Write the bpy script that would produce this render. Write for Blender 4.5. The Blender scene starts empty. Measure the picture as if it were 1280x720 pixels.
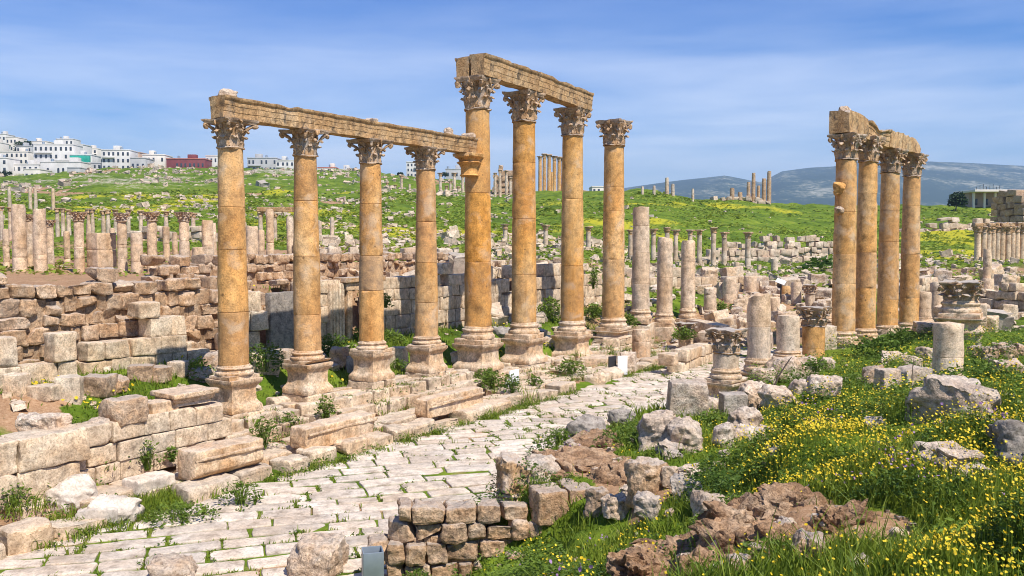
import bpy, math
import numpy as np
rng = np.random.default_rng(11)
scn = bpy.context.scene
COL = scn.collection
# ---------------------------------------------------------------- camera
F, EYE = 1100.0, 5.5
PITCH = math.atan(55 / 1100)
cam = bpy.data.cameras.new('camera'); camo = bpy.data.objects.new('camera', cam); COL.objects.link(camo)
camo.location = (0, 0, EYE); camo.rotation_euler = (math.pi / 2 - PITCH, 0, 0)
cam.sensor_width = 36; cam.lens = 36 * F / 1280; cam.clip_start = .1; cam.clip_end = 30000
scn.camera = camo
# ---------------------------------------------------------------- light
SUN_EL, SUN_AZ = math.radians(55), (0.62, -0.78)          # horizontal direction TOWARDS the sun
az = math.atan2(SUN_AZ[0], SUN_AZ[1])                      # clockwise from +Y
w = bpy.data.worlds.new('World'); scn.world = w; w.use_nodes = True
nt = w.node_tree; nt.nodes.clear()
def N(t, **k):
    n = nt.nodes.new(t)
    for a, b in k.items(): setattr(n, a, b)
    return n
L = lambda a, b: nt.links.new(a, b)
out = N('ShaderNodeOutputWorld'); bg = N('ShaderNodeBackground'); bg.inputs[1].default_value = .10
sky = N('ShaderNodeTexSky', sky_type='NISHITA', sun_disc=False, sun_elevation=SUN_EL, sun_rotation=az,
        altitude=600, air_density=1.0, dust_density=.25, ozone_density=3.0)
tint = N('ShaderNodeMix', data_type='RGBA', blend_type='MULTIPLY'); tint.inputs[0].default_value = 1
gz = N('ShaderNodeMapRange'); gz.inputs[1].default_value = .03; gz.inputs[2].default_value = .28
gc = N('ShaderNodeMix', data_type='RGBA'); gc.inputs[6].default_value = (.80, .93, 1.02, 1); gc.inputs[7].default_value = (.12, .49, 1.02, 1); L(gz.outputs[0], gc.inputs[0]); L(gc.outputs[2], tint.inputs[7])
L(sky.outputs[0], tint.inputs[6])
tc = N('ShaderNodeTexCoord')
sepd = N('ShaderNodeSeparateXYZ'); L(tc.outputs['Generated'], sepd.inputs[0])
mp = N('ShaderNodeMapping'); mp.inputs['Rotation'].default_value = (.0, math.radians(2.5), 0); mp.inputs['Scale'].default_value = (1.2, 1.2, 9)
L(tc.outputs['Generated'], mp.inputs[0])
n1 = N('ShaderNodeTexNoise'); n1.inputs['Scale'].default_value = 1.6; n1.inputs['Detail'].default_value = 6; n1.inputs['Roughness'].default_value = .55; n1.inputs['Distortion'].default_value = .25
L(mp.outputs[0], n1.inputs[0])
r1 = N('ShaderNodeValToRGB'); r1.color_ramp.elements[0].position = .30; r1.color_ramp.elements[1].position = .68
r1.color_ramp.elements[0].color = (0, 0, 0, 1); r1.color_ramp.elements[1].color = (1, 1, 1, 1)
L(n1.outputs[0], r1.inputs[0])
# more thin cloud low down, clearer higher up
rz = N('ShaderNodeMapRange'); rz.inputs[1].default_value = .12; rz.inputs[2].default_value = .27; rz.inputs[3].default_value = .80; rz.inputs[4].default_value = .10
L(sepd.outputs[2], rz.inputs[0]); L(sepd.outputs[2], gz.inputs[0])
mu = N('ShaderNodeMath', operation='MULTIPLY'); L(r1.outputs[0], mu.inputs[0]); L(rz.outputs[0], mu.inputs[1])
cl = N('ShaderNodeMix', data_type='RGBA'); cl.inputs[7].default_value = (8.0, 8.5, 9.5, 1)
L(mu.outputs[0], cl.inputs[0]); L(tint.outputs[2], cl.inputs[6])
L(cl.outputs[2], bg.inputs[0]); L(bg.outputs[0], out.inputs[0])
sl = bpy.data.lights.new('sun', 'SUN'); sl.energy = 4.6; sl.angle = math.radians(.55); sl.color = (1, .945, .86)
so = bpy.data.objects.new('sun', sl); COL.objects.link(so)
ce = math.cos(SUN_EL); k = math.hypot(*SUN_AZ)
from mathutils import Vector, Matrix
so.rotation_euler = Vector((SUN_AZ[0] / k * ce, SUN_AZ[1] / k * ce, math.sin(SUN_EL))).to_track_quat('Z', 'Y').to_euler()
so.location = (20, -20, 40)
scn.view_settings.view_transform = 'Standard'; scn.view_settings.look = 'None'
scn.view_settings.exposure = 0.6; scn.view_settings.gamma = 1
scn.view_settings.use_curve_mapping = False
scn.cycles.max_bounces = 6; scn.cycles.diffuse_bounces = 3; scn.cycles.volume_bounces = 0
scn.cycles.use_denoising = True; scn.cycles.filter_width = 1.0
# ---------------------------------------------------------------- helpers
cP, sP = math.cos(PITCH), math.sin(PITCH)
def at(u, v, Y):
    d = np.array([u - 640, F * cP + (360 - v) * sP, -F * sP + (360 - v) * cP])
    d = d * (Y / d[1]); return np.array([d[0], d[1], d[2] + EYE])
def project(x, y, z):
    yy = y * cP - (z - EYE) * sP; zz = y * sP + (z - EYE) * cP
    yy = np.maximum(yy, .05)
    return 640 + F * x / yy, 360 - F * zz / yy
C1 = np.array([-7.5, 23.6]); DS = np.array([.545, .839]); DP = np.array([.839, -.545])
def sp_of(x, y):
    rx, ry = x - C1[0], y - C1[1]; return rx * DS[0] + ry * DS[1], rx * DP[0] + ry * DP[1]
def xy(s, p): return C1 + s * DS + p * DP
ANG = math.atan2(DS[1], DS[0])
def sm(a, b, x): t = np.clip((x - a) / (b - a), 0, 1); return t * t * (3 - 2 * t)
def hsh(ix, iy, iz, seed):
    n = (ix.astype(np.int64) * 374761393 + iy.astype(np.int64) * 668265263 + iz.astype(np.int64) * 2147483647 + seed * 974711) & 0xffffffff
    n = ((n ^ (n >> 13)) * 1274126177) & 0xffffffff
    n = ((n ^ (n >> 15)) * 2246822519) & 0xffffffff
    return ((n ^ (n >> 16)) & 0xffff) / 32767.5 - 1
def noise(P, seed=0):
    P = np.asarray(P, float); i = np.floor(P); f = P - i; i = i.astype(np.int64); f = f * f * (3 - 2 * f); r = 0
    for a in (0, 1):
        for b in (0, 1):
            for c in (0, 1):
                r = r + hsh(i[:, 0] + a, i[:, 1] + b, i[:, 2] + c, seed) * (f[:, 0] if a else 1 - f[:, 0]) * (f[:, 1] if b else 1 - f[:, 1]) * (f[:, 2] if c else 1 - f[:, 2])
    return r
def fbm(P, seed=0, o=3):
    r = 0; a = 1.0; P = np.asarray(P, float)
    for k in range(o): r = r + a * noise(P * 2 ** k + 17.3 * k, seed + k); a *= .5
    return r
def n2(x, y, sc, seed=0, o=2):
    return fbm(np.stack([x * sc, y * sc, 0 * x + .37], -1), seed, o)
# ---------------------------------------------------------------- terrain height
MP = np.array([(0,0,3.8),(3,0,3.9),(-3,-2,3.3),(5,4,3.75),(0,3,3.3),(2.9,5,3.55),(2,6,3.15),(.6,8.5,2.0),(.95,10,1.75),(0,8,1.4),(-.3,11,.3),(-2,10,0),(-2,5,1.9),(-5,5,1.2),(-6,10,0),
 (.1,13.2,.1),(.5,12.2,.7),(1.2,12.6,1.3),(-2,13.4,0),(-1.2,13.4,0),(-2.6,14.5,0),(-1.6,15.0,0),(-.8,15.2,.5),(0,15.0,1.15),(.6,14.7,1.5),(1.1,14.8,1.65),(1.5,16.5,1.8),(1.2,17.5,1.4),(1.7,18.5,1.3),
 (1.62,8.5,2.45),(2.3,8.2,2.85),(2.7,8.3,3.05),(1.1,10,1.95),(2.45,11,2.15),(2.5,13,2.0),(2.06,13.5,1.6),(3.5,15,1.85),(4.4,17,1.66),(4,20,1.55),(2.6,18,1.6),(4.6,14,2.3),(4.1,11,3.08),(6.1,12,3.25),(3.94,8.5,3.25),
 (5.7,10,3.32),(7.4,14,2.92),(10,14,2.9),(8.8,21,1.97),(11.9,24,1.85),(7.5,23,1.6),(6.3,25.7,.95),(8,28.7,1.1),(14.7,39,.95),(14.5,34,1.3),(20,45,.8),(19,34,1.6),(26,45,1.6),(19,38,1.7),(12.7,45,1.2),(11,52,1.0),
 (10.6,33.8,1.0),(25,25,2.4),(35,35,2.0),(15,5,3.8),(20,52,1.3),(33,52,1.8),(10,60,1.2),(5.2,22.6,1.0)], float)
def mound(x, y):
    num = 0; den = 0
    for a, b, c in MP:
        wgt = 1 / ((x - a) ** 2 + (y - b) ** 2 + .02) ** 1.8
        num = num + wgt * c; den = den + wgt
    return num / den
EU = np.array([-400, 0, 150, 300, 450, 560, 620, 700, 800, 900, 1030, 1200, 1600], float)
EY = np.array([45, 60, 80, 120, 170, 220, 300, 400, 520, 900, 1800], float)
ET = np.array([  # pixels above the horizon that the ground reaches at each distance
 [-36,-36,-36,-30,-28,-34,-50,-70,-85,-90,-90,-85,-80],
 [-18,-18,-16,-10,-8,-18,-22,-24,-50,-60,-62,-58,-50],
 [ 12, 12, 14, 10,  5, -4, -6, -8,-30,-36,-38,-30,-28],
 [ 36, 36, 38, 38, 32, 24, 18, 16,  6, -6,-12, -5, -4],
 [ 52, 52, 54, 54, 52, 46, 42, 46, 46, 36, 18, 28, 26],
 [ 62, 62, 66, 66, 64, 58, 55, 60, 65, 53, 47, 48, 44],
 [ 72, 74, 82, 80, 78, 70, 62, 64, 60, 48, 40, 40, 40],
 [ 82, 84, 93, 94, 90, 78, 62, 62, 56, 42, 36, 36, 36],
 [105,108, 92, 90, 84, 72, 60, 58, 46, 36, 30, 30, 30],
 [125,118, 70, 60, 55, 50, 44, 40, 30, 26, 24, 24, 24],
 [100, 80, 50, 44, 40, 36, 34, 32, 26, 22, 20, 20, 20]], float)
def farz(x, y):
    yy = np.clip(y, 45, 1800); u = np.clip(640 + F * x / np.maximum(y, 1), -400, 1600)
    iy = np.clip(np.searchsorted(EY, yy) - 1, 0, len(EY) - 2); iu = np.clip(np.searchsorted(EU, u) - 1, 0, len(EU) - 2)
    ty = (yy - EY[iy]) / (EY[iy + 1] - EY[iy]); tu = (u - EU[iu]) / (EU[iu + 1] - EU[iu]); tu = tu * tu * (3 - 2 * tu)
    z = lambda a: EYE + ET[a, iu] * EY[a] / F * (1 - tu) + ET[a, iu + 1] * EY[a] / F * tu
    return z(iy) * (1 - ty) + z(iy + 1) * ty
def H(x, y, detail=True):
    x = np.asarray(x, float); y = np.asarray(y, float); s, p = sp_of(x, y)
    edge = -6.9 + 1.5 * sm(4.2, 5.2, s)
    ter = 3.85 - 2.2 * sm(27, 34, s)
    left = .90 + .78 * sm(-.8, -3.6, p)
    left = left + (ter - left) * sm(edge + .05, edge - .6, p)
    z = left + (.08 - left) * sm(-.75, -.35, p)
    z = z + (-.036 - z) * sm(3.0, 3.25, p)
    m = mound(x, y)
    z = z + (m - z) * sm(9.4, 10.5, p)
    rough = np.maximum(sm(-.6, -1.2, p), sm(10, 10.8, p))
    f = farz(x, y); t = sm(46, 62, y)
    z = z * (1 - t) + f * t
    if detail:
        z = z + rough * (1 - t) * (.07 * n2(x, y, .9, 3) + .03 * n2(x, y, 4, 5)) + t * (.35 * n2(x, y, .09, 9) + .12 * n2(x, y, .5, 8))* np.clip(y / 90, .5, 4)
    return z
def hz(x, y): return float(H(np.array([x]), np.array([y]))[0])
def ground(u, v, y0=4.5, y1=420):
    Y = np.geomspace(y0, y1, 900); d0 = at(u, v, 1.0)
    X = d0[0] * Y; Z = EYE + (d0[2] - EYE) * Y; g = H(X, Y)
    k = np.nonzero(Z < g)[0]; k = k[0] if len(k) else len(Y) - 1
    return np.array([X[k], Y[k], g[k]])
# ---------------------------------------------------------------- mesh builder
class MB:
    def __init__(s): s.V = []; s.F = []; s.A = []; s.n = 0
    def add(s, V, Fc, col=(0, 0, 0)):
        V = np.asarray(V, float); s.V.append(V)
        c = np.asarray(col, float)
        s.A.append(np.broadcast_to(c, (len(V), 3)) if c.ndim == 1 else c)
        if not isinstance(Fc, (list, tuple)): Fc = [Fc]
        for f in Fc: s.F.append(np.asarray(f, np.int64) + s.n)
        s.n += len(V)
    def warp(s, amp, freq, seed=0, o=2):
        V = np.concatenate(s.V); d = np.stack([fbm(V * freq + 31 * k, seed + 7 * k, o) for k in range(3)], -1)
        s.V = [V + amp * d]; s.A = [np.concatenate(s.A)]
    def build(s, name, mat, parent=None, smooth=True, loc=None):
        V = np.concatenate(s.V); A = np.concatenate(s.A)
        me = bpy.data.meshes.new(name); me.vertices.add(len(V)); me.vertices.foreach_set('co', V.astype(np.float32).ravel())
        idx = np.concatenate([f.ravel() for f in s.F]); cnt = np.concatenate([np.full(len(f), f.shape[1]) for f in s.F])
        me.loops.add(len(idx)); me.loops.foreach_set('vertex_index', idx.astype(np.int32))
        me.polygons.add(len(cnt)); st = np.concatenate([[0], np.cumsum(cnt)[:-1]])
        me.polygons.foreach_set('loop_start', st.astype(np.int32))
        me.update(calc_edges=True)
        me.polygons.foreach_set('use_smooth', np.full(len(cnt), smooth))
        a = me.attributes.new('blk', 'FLOAT_COLOR', 'POINT')
        a.data.foreach_set('color', np.concatenate([A, np.ones((len(A), 1))], 1).astype(np.float32).ravel())
        if smooth: me.set_sharp_from_angle(angle=.7)
        me.materials.append(mat)
        o = bpy.data.objects.new(name, me); COL.objects.link(o)
        if parent is not None: o.parent = parent
        if loc is not None: o.location = loc
        return o
def tag(o, label=None, cat=None, group=None, kind=None):
    if label: o['label'] = label
    if cat: o['category'] = cat
    if group: o['group'] = group
    if kind or label: o['kind'] = kind or 'thing'
    return o
def empty(name, loc, rz=0, label=None, cat=None, group=None):
    o = bpy.data.objects.new(name, None); COL.objects.link(o); o.location = loc; o.rotation_euler = (0, 0, rz); o.empty_display_size = .2
    return tag(o, label, cat, group)
def rot3(rx, ry, rz):
    return np.array(Matrix.Rotation(rz, 3, 'Z') @ Matrix.Rotation(ry, 3, 'Y') @ Matrix.Rotation(rx, 3, 'X'))
_tpl = {}
def cube_tpl(g):
    g = tuple(g)
    if g in _tpl: return _tpl[g]
    idx = {}; V = []; Fq = []
    def vid(p):
        k = tuple(round(c, 5) for c in p)
        if k not in idx: idx[k] = len(V); V.append(p)
        return idx[k]
    n = len(g)
    for ax in range(3):
        for sg in (-1, 1):
            for i in range(n - 1):
                for j in range(n - 1):
                    q = []
                    for (a, b) in ((i, j), (i + 1, j), (i + 1, j + 1), (i, j + 1)):
                        p = [0, 0, 0]; p[ax] = sg; p[(ax + 1) % 3] = g[a]; p[(ax + 2) % 3] = g[b]; q.append(vid(tuple(p)))
                    Fq.append(q if sg > 0 else q[::-1])
    _tpl[g] = (np.array(V), np.array(Fq)); return _tpl[g]
G4 = (-1, -.75, .75, 1); G6 = (-1, -.85, -.3, .3, .85, 1); G9 = (-1, -.92, -.72, -.36, 0, .36, .72, .92, 1); G14 = tuple(np.linspace(-1, 1, 15)); G24 = tuple(np.linspace(-1, 1, 25))
def block(mb, c, size, rz=0, r=.03, amp=.012, freq=2.5, tilt=(0, 0), col=(0, 0, 0), g=G6, seed=None):
    V, Fq = cube_tpl(g); h = np.asarray(size, float) / 2; r = min(r, h.min() * .9)
    e_ = abs(g[1]); V = np.where(np.isclose(np.abs(V), e_), np.sign(V) * (1 - r / h), V); P = V * h; inner = np.clip(P, -(h - r), h - r); d = P - inner; l = np.linalg.norm(d, axis=1, keepdims=True); l[l == 0] = 1
    nrm = d / l; Q = inner + nrm * r
    if amp > 0:
        sd = int(rng.integers(1e6)) if seed is None else seed
        Q = Q + nrm * (amp * fbm(Q * freq + sd % 977, sd, 3) + amp * .35 * fbm(Q * freq * 4.3 + sd % 877, sd + 1, 2))[:, None]
        br = np.random.default_rng(sd)
        for k in range(br.integers(0, 4)):   # broken corners and edges
            nn = br.normal(size=3); nn[br.integers(0, 3)] *= .2; nn /= np.linalg.norm(nn); dd = (np.abs(nn) * h).sum() - amp * br.uniform(1.2, 4.5); e = np.clip(Q @ nn - dd, 0, None); Q = Q - np.outer(e * .9, nn)
    Q = Q @ rot3(tilt[0], tilt[1], rz).T + np.asarray(c)
    mb.add(Q, Fq, col)
def lathe(mb, prof, n=40, c=(0, 0, 0), amp=0, freq=3, seed=0, col=(0, 0, 0), cap=True, sq=None):
    prof = np.asarray(prof, float); a = np.linspace(0, 2 * math.pi, n, endpoint=False)
    R, Z = prof[:, 0], prof[:, 1]
    V = np.stack([R[:, None] * np.cos(a), R[:, None] * np.sin(a), Z[:, None] + 0 * a], -1).reshape(-1, 3)
    if amp:
        nn = fbm(V * freq + seed * 3.1, seed, 3); V[:, :2] *= (1 + (amp * nn / np.maximum(np.repeat(R, n), .05)))[:, None]
    i = np.arange(len(prof) - 1)[:, None] * n; j = np.arange(n)[None]; j2 = (j + 1) % n
    Fq = np.stack([i + j, i + j2, i + n + j2, i + n + j], -1).reshape(-1, 4)
    fs = [Fq]; V = list(V)
    if cap:
        V.append((0, 0, Z[-1])); t = len(V) - 1; b = (len(prof) - 1) * n; j = np.arange(n)
        fs.append(np.stack([b + j, b + (j + 1) % n, np.full(n, t)], -1))
        V.append((0, 0, Z[0])); t = len(V) - 1
        fs.append(np.stack([(j + 1) % n, j, np.full(n, t)], -1))
    mb.add(np.array(V) + np.asarray(c), fs, col)
def tube(mb, pts, rad, n=7, col=(0, 0, 0)):
    pts = np.asarray(pts, float); rad = np.broadcast_to(rad, (len(pts),)); T = np.gradient(pts, axis=0); T /= np.linalg.norm(T, axis=1, keepdims=True) + 1e-9
    up = np.array([.13, .21, .97]); a = np.linspace(0, 2 * math.pi, n, endpoint=False); V = []
    for p, t, r in zip(pts, T, rad):
        x = np.cross(t, up)
        if np.linalg.norm(x) < .05: x = np.cross(t, (1, 0, 0))
        x /= np.linalg.norm(x); y = np.cross(t, x)
        V.append(p + r * (np.cos(a)[:, None] * x + np.sin(a)[:, None] * y))
    m = len(pts); V = np.concatenate(V + [pts[:1], pts[-1:]])
    i = np.arange(m - 1)[:, None] * n; j = np.arange(n)[None]; j2 = (j + 1) % n
    Fq = np.stack([i + j, i + j2, i + n + j2, i + n + j], -1).reshape(-1, 4); j = np.arange(n)
    t0 = np.stack([(j + 1) % n, j, np.full(n, m * n)], -1); b = (m - 1) * n
    t1 = np.stack([b + j, b + (j + 1) % n, np.full(n, m * n + 1)], -1)
    mb.add(V, [Fq, t0, t1], col)
# ---------------------------------------------------------------- materials
def newmat(name):
    m = bpy.data.materials.new(name); m.use_nodes = True; m.node_tree.nodes.clear(); return m
def stone(name, cols, sc=1.2, streak=1, pits=.5, pit_sc=9, dark=(.10, .075, .055), dark_amt=.25, bump=.6, grain=22, top_grey=0, stain=.3, pale=.2, gritty=.85, holes=0):
    """weathered limestone: broad colour patches, dark lichen, pits and grain. blk.r = lighter/darker, blk.g = grey, blk.b = orange"""
    m = newmat(name); t = m.node_tree; nn = lambda ty, **k: [setattr(n := t.nodes.new(ty), a, b) for a, b in k.items()] and n or n if k else t.nodes.new(ty)
    def node(ty, **k):
        n = t.nodes.new(ty)
        for a, b in k.items(): setattr(n, a, b)
        return n
    lk = t.links.new
    o = node('ShaderNodeOutputMaterial'); b = node('ShaderNodeBsdfPrincipled'); b.inputs['Roughness'].default_value = .88; b.inputs['Specular IOR Level'].default_value = .2
    tc = node('ShaderNodeTexCoord'); oi = node('ShaderNodeObjectInfo')
    off = node('ShaderNodeVectorMath', operation='MULTIPLY_ADD'); cmb = node('ShaderNodeCombineXYZ')
    for q in range(3): lk(oi.outputs['Random'], cmb.inputs[q])
    off.inputs[1].default_value = (37, 53, 71); lk(cmb.outputs[0], off.inputs[0]); lk(tc.outputs['Object'], off.inputs[2])
    mp = node('ShaderNodeMapping'); mp.inputs['Scale'].default_value = (1, 1, streak); lk(off.outputs[0], mp.inputs[0])
    def noi(s, d=5, r=.6, src=off, dist=0):
        n = node('ShaderNodeTexNoise'); n.inputs['Scale'].default_value = s; n.inputs['Detail'].default_value = d; n.inputs['Roughness'].default_value = r; n.inputs['Distortion'].default_value = dist
        lk(src.outputs[0], n.inputs[0]); return n
    def ramp(src, els):
        r = node('ShaderNodeValToRGB'); e = r.color_ramp.elements
        while len(e) < len(els): e.new(.5)
        for x, (ps, c) in zip(e, els): x.position = ps; x.color = (*c, 1) if len(c) == 3 else c
        lk(src, r.inputs[0]); return r
    def mix(bt, f, a, c):
        x = node('ShaderNodeMix', data_type='RGBA', blend_type=bt)
        if isinstance(f, (int, float)): x.inputs[0].default_value = f
        else: lk(f, x.inputs[0])
        for s, v in ((6, a), (7, c)):
            if isinstance(v, tuple): x.inputs[s].default_value = (*v, 1)
            else: lk(v, x.inputs[s])
        return x.outputs[2]
    na = noi(sc, 6, .62, mp, .4); k = len(cols)
    base = ramp(na.outputs[0], [(.3 + .4 * i / (k - 1), c) for i, c in enumerate(cols)]).outputs[0]
    nb = noi(sc * 4.3, 5, .65)
    v = ramp(nb.outputs[0], [(.30, (.52, .49, .46)), (.5, (.98, .98, .98)), (.70, (1.30, 1.27, 1.22))]).outputs[0]
    base = mix('MULTIPLY', 1, base, v)
    ng = noi(grain, 4, .7); gv = ramp(ng.outputs[0], [(.34, (.46, .43, .40)), (.5, (1.0, 1.0, 1.0)), (.66, (1.28, 1.28, 1.28))]).outputs[0]
    base = mix('MULTIPLY', gritty, base, gv)
    at_ = node('ShaderNodeAttribute', attribute_name='blk'); sep = node('ShaderNodeSeparateColor'); lk(at_.outputs['Color'], sep.inputs[0])
    br = node('ShaderNodeMapRange'); br.inputs[1].default_value = -1; br.inputs[2].default_value = 1; br.inputs[3].default_value = .62; br.inputs[4].default_value = 1.38
    lk(sep.outputs[0], br.inputs[0]); base = mix('MULTIPLY', 1, base, br.outputs[0])
    base = mix('MIX', sep.outputs[1], base, (.30, .285, .265)); base = mix('MIX', sep.outputs[2], base, (.46, .245, .095))
    # dark lichen / dirt patches
    nd = noi(sc * 2.1, 7, .72, off, .8)
    dm = ramp(nd.outputs[0], [(.52, (0, 0, 0)), (.66, (1, 1, 1))]).outputs[0]
    dmul = node('ShaderNodeMath', operation='MULTIPLY'); lk(dm, dmul.inputs[0]); dmul.inputs[1].default_value = dark_amt
    fin = node('ShaderNodeMath', operation='MULTIPLY'); lk(ng.outputs[0], fin.inputs[0]); fin.inputs[1].default_value = 1.9
    dm2 = node('ShaderNodeMath', operation='MULTIPLY', use_clamp=True); lk(dmul.outputs[0], dm2.inputs[0]); lk(fin.outputs[0], dm2.inputs[1])
    base = mix('MIX', dm2.outputs[0], base, dark)
    if top_grey:   # lichen settles on upward faces
        ge = node('ShaderNodeNewGeometry'); sz = node('ShaderNodeSeparateXYZ'); lk(ge.outputs['Normal'], sz.inputs[0])
        tr = node('ShaderNodeMapRange'); tr.inputs[1].default_value = .35; tr.inputs[2].default_value = .95; tr.inputs[3].default_value = 0; tr.inputs[4].default_value = top_grey
        lk(sz.outputs[2], tr.inputs[0]); tm = node('ShaderNodeMath', operation='MULTIPLY', use_clamp=True); lk(tr.outputs[0], tm.inputs[0]); lk(fin.outputs[0], tm.inputs[1])
        base = mix('MIX', tm.outputs[0], base, (.40, .375, .345))
    mps = node('ShaderNodeMapping'); mps.inputs['Scale'].default_value = (3.2, 3.2, .28); lk(off.outputs[0], mps.inputs[0]); ns = noi(1.6, 6, .7, mps, .3)
    sm_ = ramp(ns.outputs[0], [(.54, (0, 0, 0)), (.70, (1, 1, 1))]).outputs[0]; smm = node('ShaderNodeMath', operation='MULTIPLY', use_clamp=True); smm.inputs[1].default_value = stain; lk(sm_, smm.inputs[0])
    base = mix('MIX', smm.outputs[0], base, tuple(c * .45 for c in cols[0]))
    np_ = noi(sc * 1.7, 4, .6, off, .5); pl = ramp(np_.outputs[0], [(.55, (0, 0, 0)), (.68, (1, 1, 1))]).outputs[0]; plm = node('ShaderNodeMath', operation='MULTIPLY'); plm.inputs[1].default_value = pale; lk(pl, plm.inputs[0])
    base = mix('MIX', plm.outputs[0], base, (.62, .50, .37))
    # pits
    vo = node('ShaderNodeTexVoronoi'); vo.inputs['Scale'].default_value = pit_sc; lk(off.outputs[0], vo.inputs[0])
    pm = node('ShaderNodeMath', operation='MULTIPLY_ADD'); pm.inputs[1].default_value = .55; pm.inputs[2].default_value = -.2; lk(nb.outputs[0], pm.inputs[0])
    pr = node('ShaderNodeMath', operation='LESS_THAN'); lk(vo.outputs['Distance'], pr.inputs[0]); lk(pm.outputs[0], pr.inputs[1])
    pf = node('ShaderNodeMath', operation='MULTIPLY'); pf.inputs[1].default_value = pits; lk(pr.outputs[0], pf.inputs[0])
    base = mix('MIX', pf.outputs[0], base, tuple(c * .42 for c in cols[0]))
    if holes:
        vh = node('ShaderNodeTexVoronoi'); vh.inputs['Scale'].default_value = 2.3; lk(off.outputs[0], vh.inputs[0]); hl = node('ShaderNodeMath', operation='LESS_THAN'); lk(vh.outputs['Distance'], hl.inputs[0])
        hm_ = node('ShaderNodeMath', operation='MULTIPLY_ADD'); hm_.inputs[1].default_value = .32; hm_.inputs[2].default_value = -.085; lk(nb.outputs[0], hm_.inputs[0]); lk(hm_.outputs[0], hl.inputs[1])
        hf = node('ShaderNodeMath', operation='MULTIPLY'); hf.inputs[1].default_value = holes; lk(hl.outputs[0], hf.inputs[0]); base = mix('MIX', hf.outputs[0], base, (.16, .085, .035))
    lk(base, b.inputs['Base Color'])
    hs = node('ShaderNodeMath', operation='MULTIPLY_ADD'); hs.inputs[1].default_value = -.6 * pits; lk(pr.outputs[0], hs.inputs[0])
    hh = node('ShaderNodeMath', operation='MULTIPLY_ADD'); hh.inputs[1].default_value = .6; lk(ng.outputs[0], hh.inputs[0]); lk(nb.outputs[0], hh.inputs[2]); lk(hh.outputs[0], hs.inputs[2])
    bp = node('ShaderNodeBump'); bp.inputs['Strength'].default_value = bump; bp.inputs['Distance'].default_value = .035; lk(hs.outputs[0], bp.inputs['Height'])
    lk(bp.outputs[0], b.inputs['Normal']); lk(b.outputs[0], o.inputs[0]); return m
def flat(name, col, rough=.7, metal=0, var=.15, sc=6):
    m = newmat(name); t = m.node_tree; o = t.nodes.new('ShaderNodeOutputMaterial'); b = t.nodes.new('ShaderNodeBsdfPrincipled')
    b.inputs['Roughness'].default_value = rough; b.inputs['Metallic'].default_value = metal
    tc = t.nodes.new('ShaderNodeTexCoord'); n = t.nodes.new('ShaderNodeTexNoise'); n.inputs['Scale'].default_value = sc; n.inputs['Detail'].default_value = 5
    r = t.nodes.new('ShaderNodeValToRGB'); r.color_ramp.elements[0].position = .3; r.color_ramp.elements[1].position = .7
    r.color_ramp.elements[0].color = (*[c * (1 - var) for c in col], 1); r.color_ramp.elements[1].color = (*[min(1, c * (1 + var)) for c in col], 1)
    L = t.links.new; L(tc.outputs['Object'], n.inputs[0]); L(n.outputs[0], r.inputs[0]); L(r.outputs[0], b.inputs[0]); L(b.outputs[0], o.inputs[0]); return m
def leaf_mat(name, a, b_, trans=.3):
    """blk.r in 0..1 picks a colour between a and b_"""
    m = newmat(name); t = m.node_tree; L = t.links.new; o = t.nodes.new('ShaderNodeOutputMaterial')
    at_ = t.nodes.new('ShaderNodeAttribute'); at_.attribute_name = 'blk'; sp = t.nodes.new('ShaderNodeSeparateColor'); L(at_.outputs['Color'], sp.inputs[0])
    x = t.nodes.new('ShaderNodeMix'); x.data_type = 'RGBA'; x.inputs[6].default_value = (*a, 1); x.inputs[7].default_value = (*b_, 1); L(sp.outputs[0], x.inputs[0])
    d = t.nodes.new('ShaderNodeBsdfPrincipled'); d.inputs['Roughness'].default_value = .55; d.inputs['Specular IOR Level'].default_value = .25; L(x.outputs[2], d.inputs[0])
    tr = t.nodes.new('ShaderNodeBsdfTranslucent'); L(x.outputs[2], tr.inputs[0]); ms = t.nodes.new('ShaderNodeMixShader'); ms.inputs[0].default_value = trans
    L(d.outputs[0], ms.inputs[1]); L(tr.outputs[0], ms.inputs[2]); L(ms.outputs[0], o.inputs[0]); return m
OR, TAN, CRM = (.52, .255, .072), (.50, .31, .145), (.56, .44, .30)
M = {}
M['shaft'] = stone('honey_limestone', [(.55, .255, .07), (.635, .345, .12), (.67, .445, .225)], .8, .35, .75, 9, dark_amt=.28, bump=.8, stain=.38, pale=.4, gritty=.6, holes=.75)
M['shaft_orange'] = stone('orange_limestone', [(.56, .235, .04), (.63, .31, .075), (.64, .41, .18)], .7, .3, .75, 9, dark_amt=.28, bump=.8, stain=.42, pale=.35, gritty=.6, holes=.75)
M['shaft_pale'] = stone('pale_limestone', [(.58, .38, .215), (.70, .51, .335), (.74, .60, .45)], .9, .4, .5, 11, dark_amt=.3, bump=.8, stain=.35, gritty=.7)
M['base'] = stone('moulded_limestone', [(.54, .31, .145), (.64, .45, .28), (.69, .55, .40)], 1.3, 1, .4, 12, dark_amt=.4, top_grey=.35)
M['capital'] = stone('carved_limestone', [(.36, .20, .09), (.50, .31, .16), (.52, .42, .33)], 2.2, 1, .4, 14, dark_amt=.6, top_grey=.7)
M['beam'] = stone('beam_limestone', [(.38, .21, .09), (.50, .315, .155), (.54, .39, .23)], 1.4, .6, .5, 12, dark=(.07, .055, .042), dark_amt=.95, top_grey=.8, stain=.9, bump=.9)
M['ashlar'] = stone('ashlar_limestone', [(.55, .365, .21), (.65, .495, .335), (.69, .575, .425)], 1.1, 1, .4, 10, dark_amt=.45, top_grey=.3)
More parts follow.
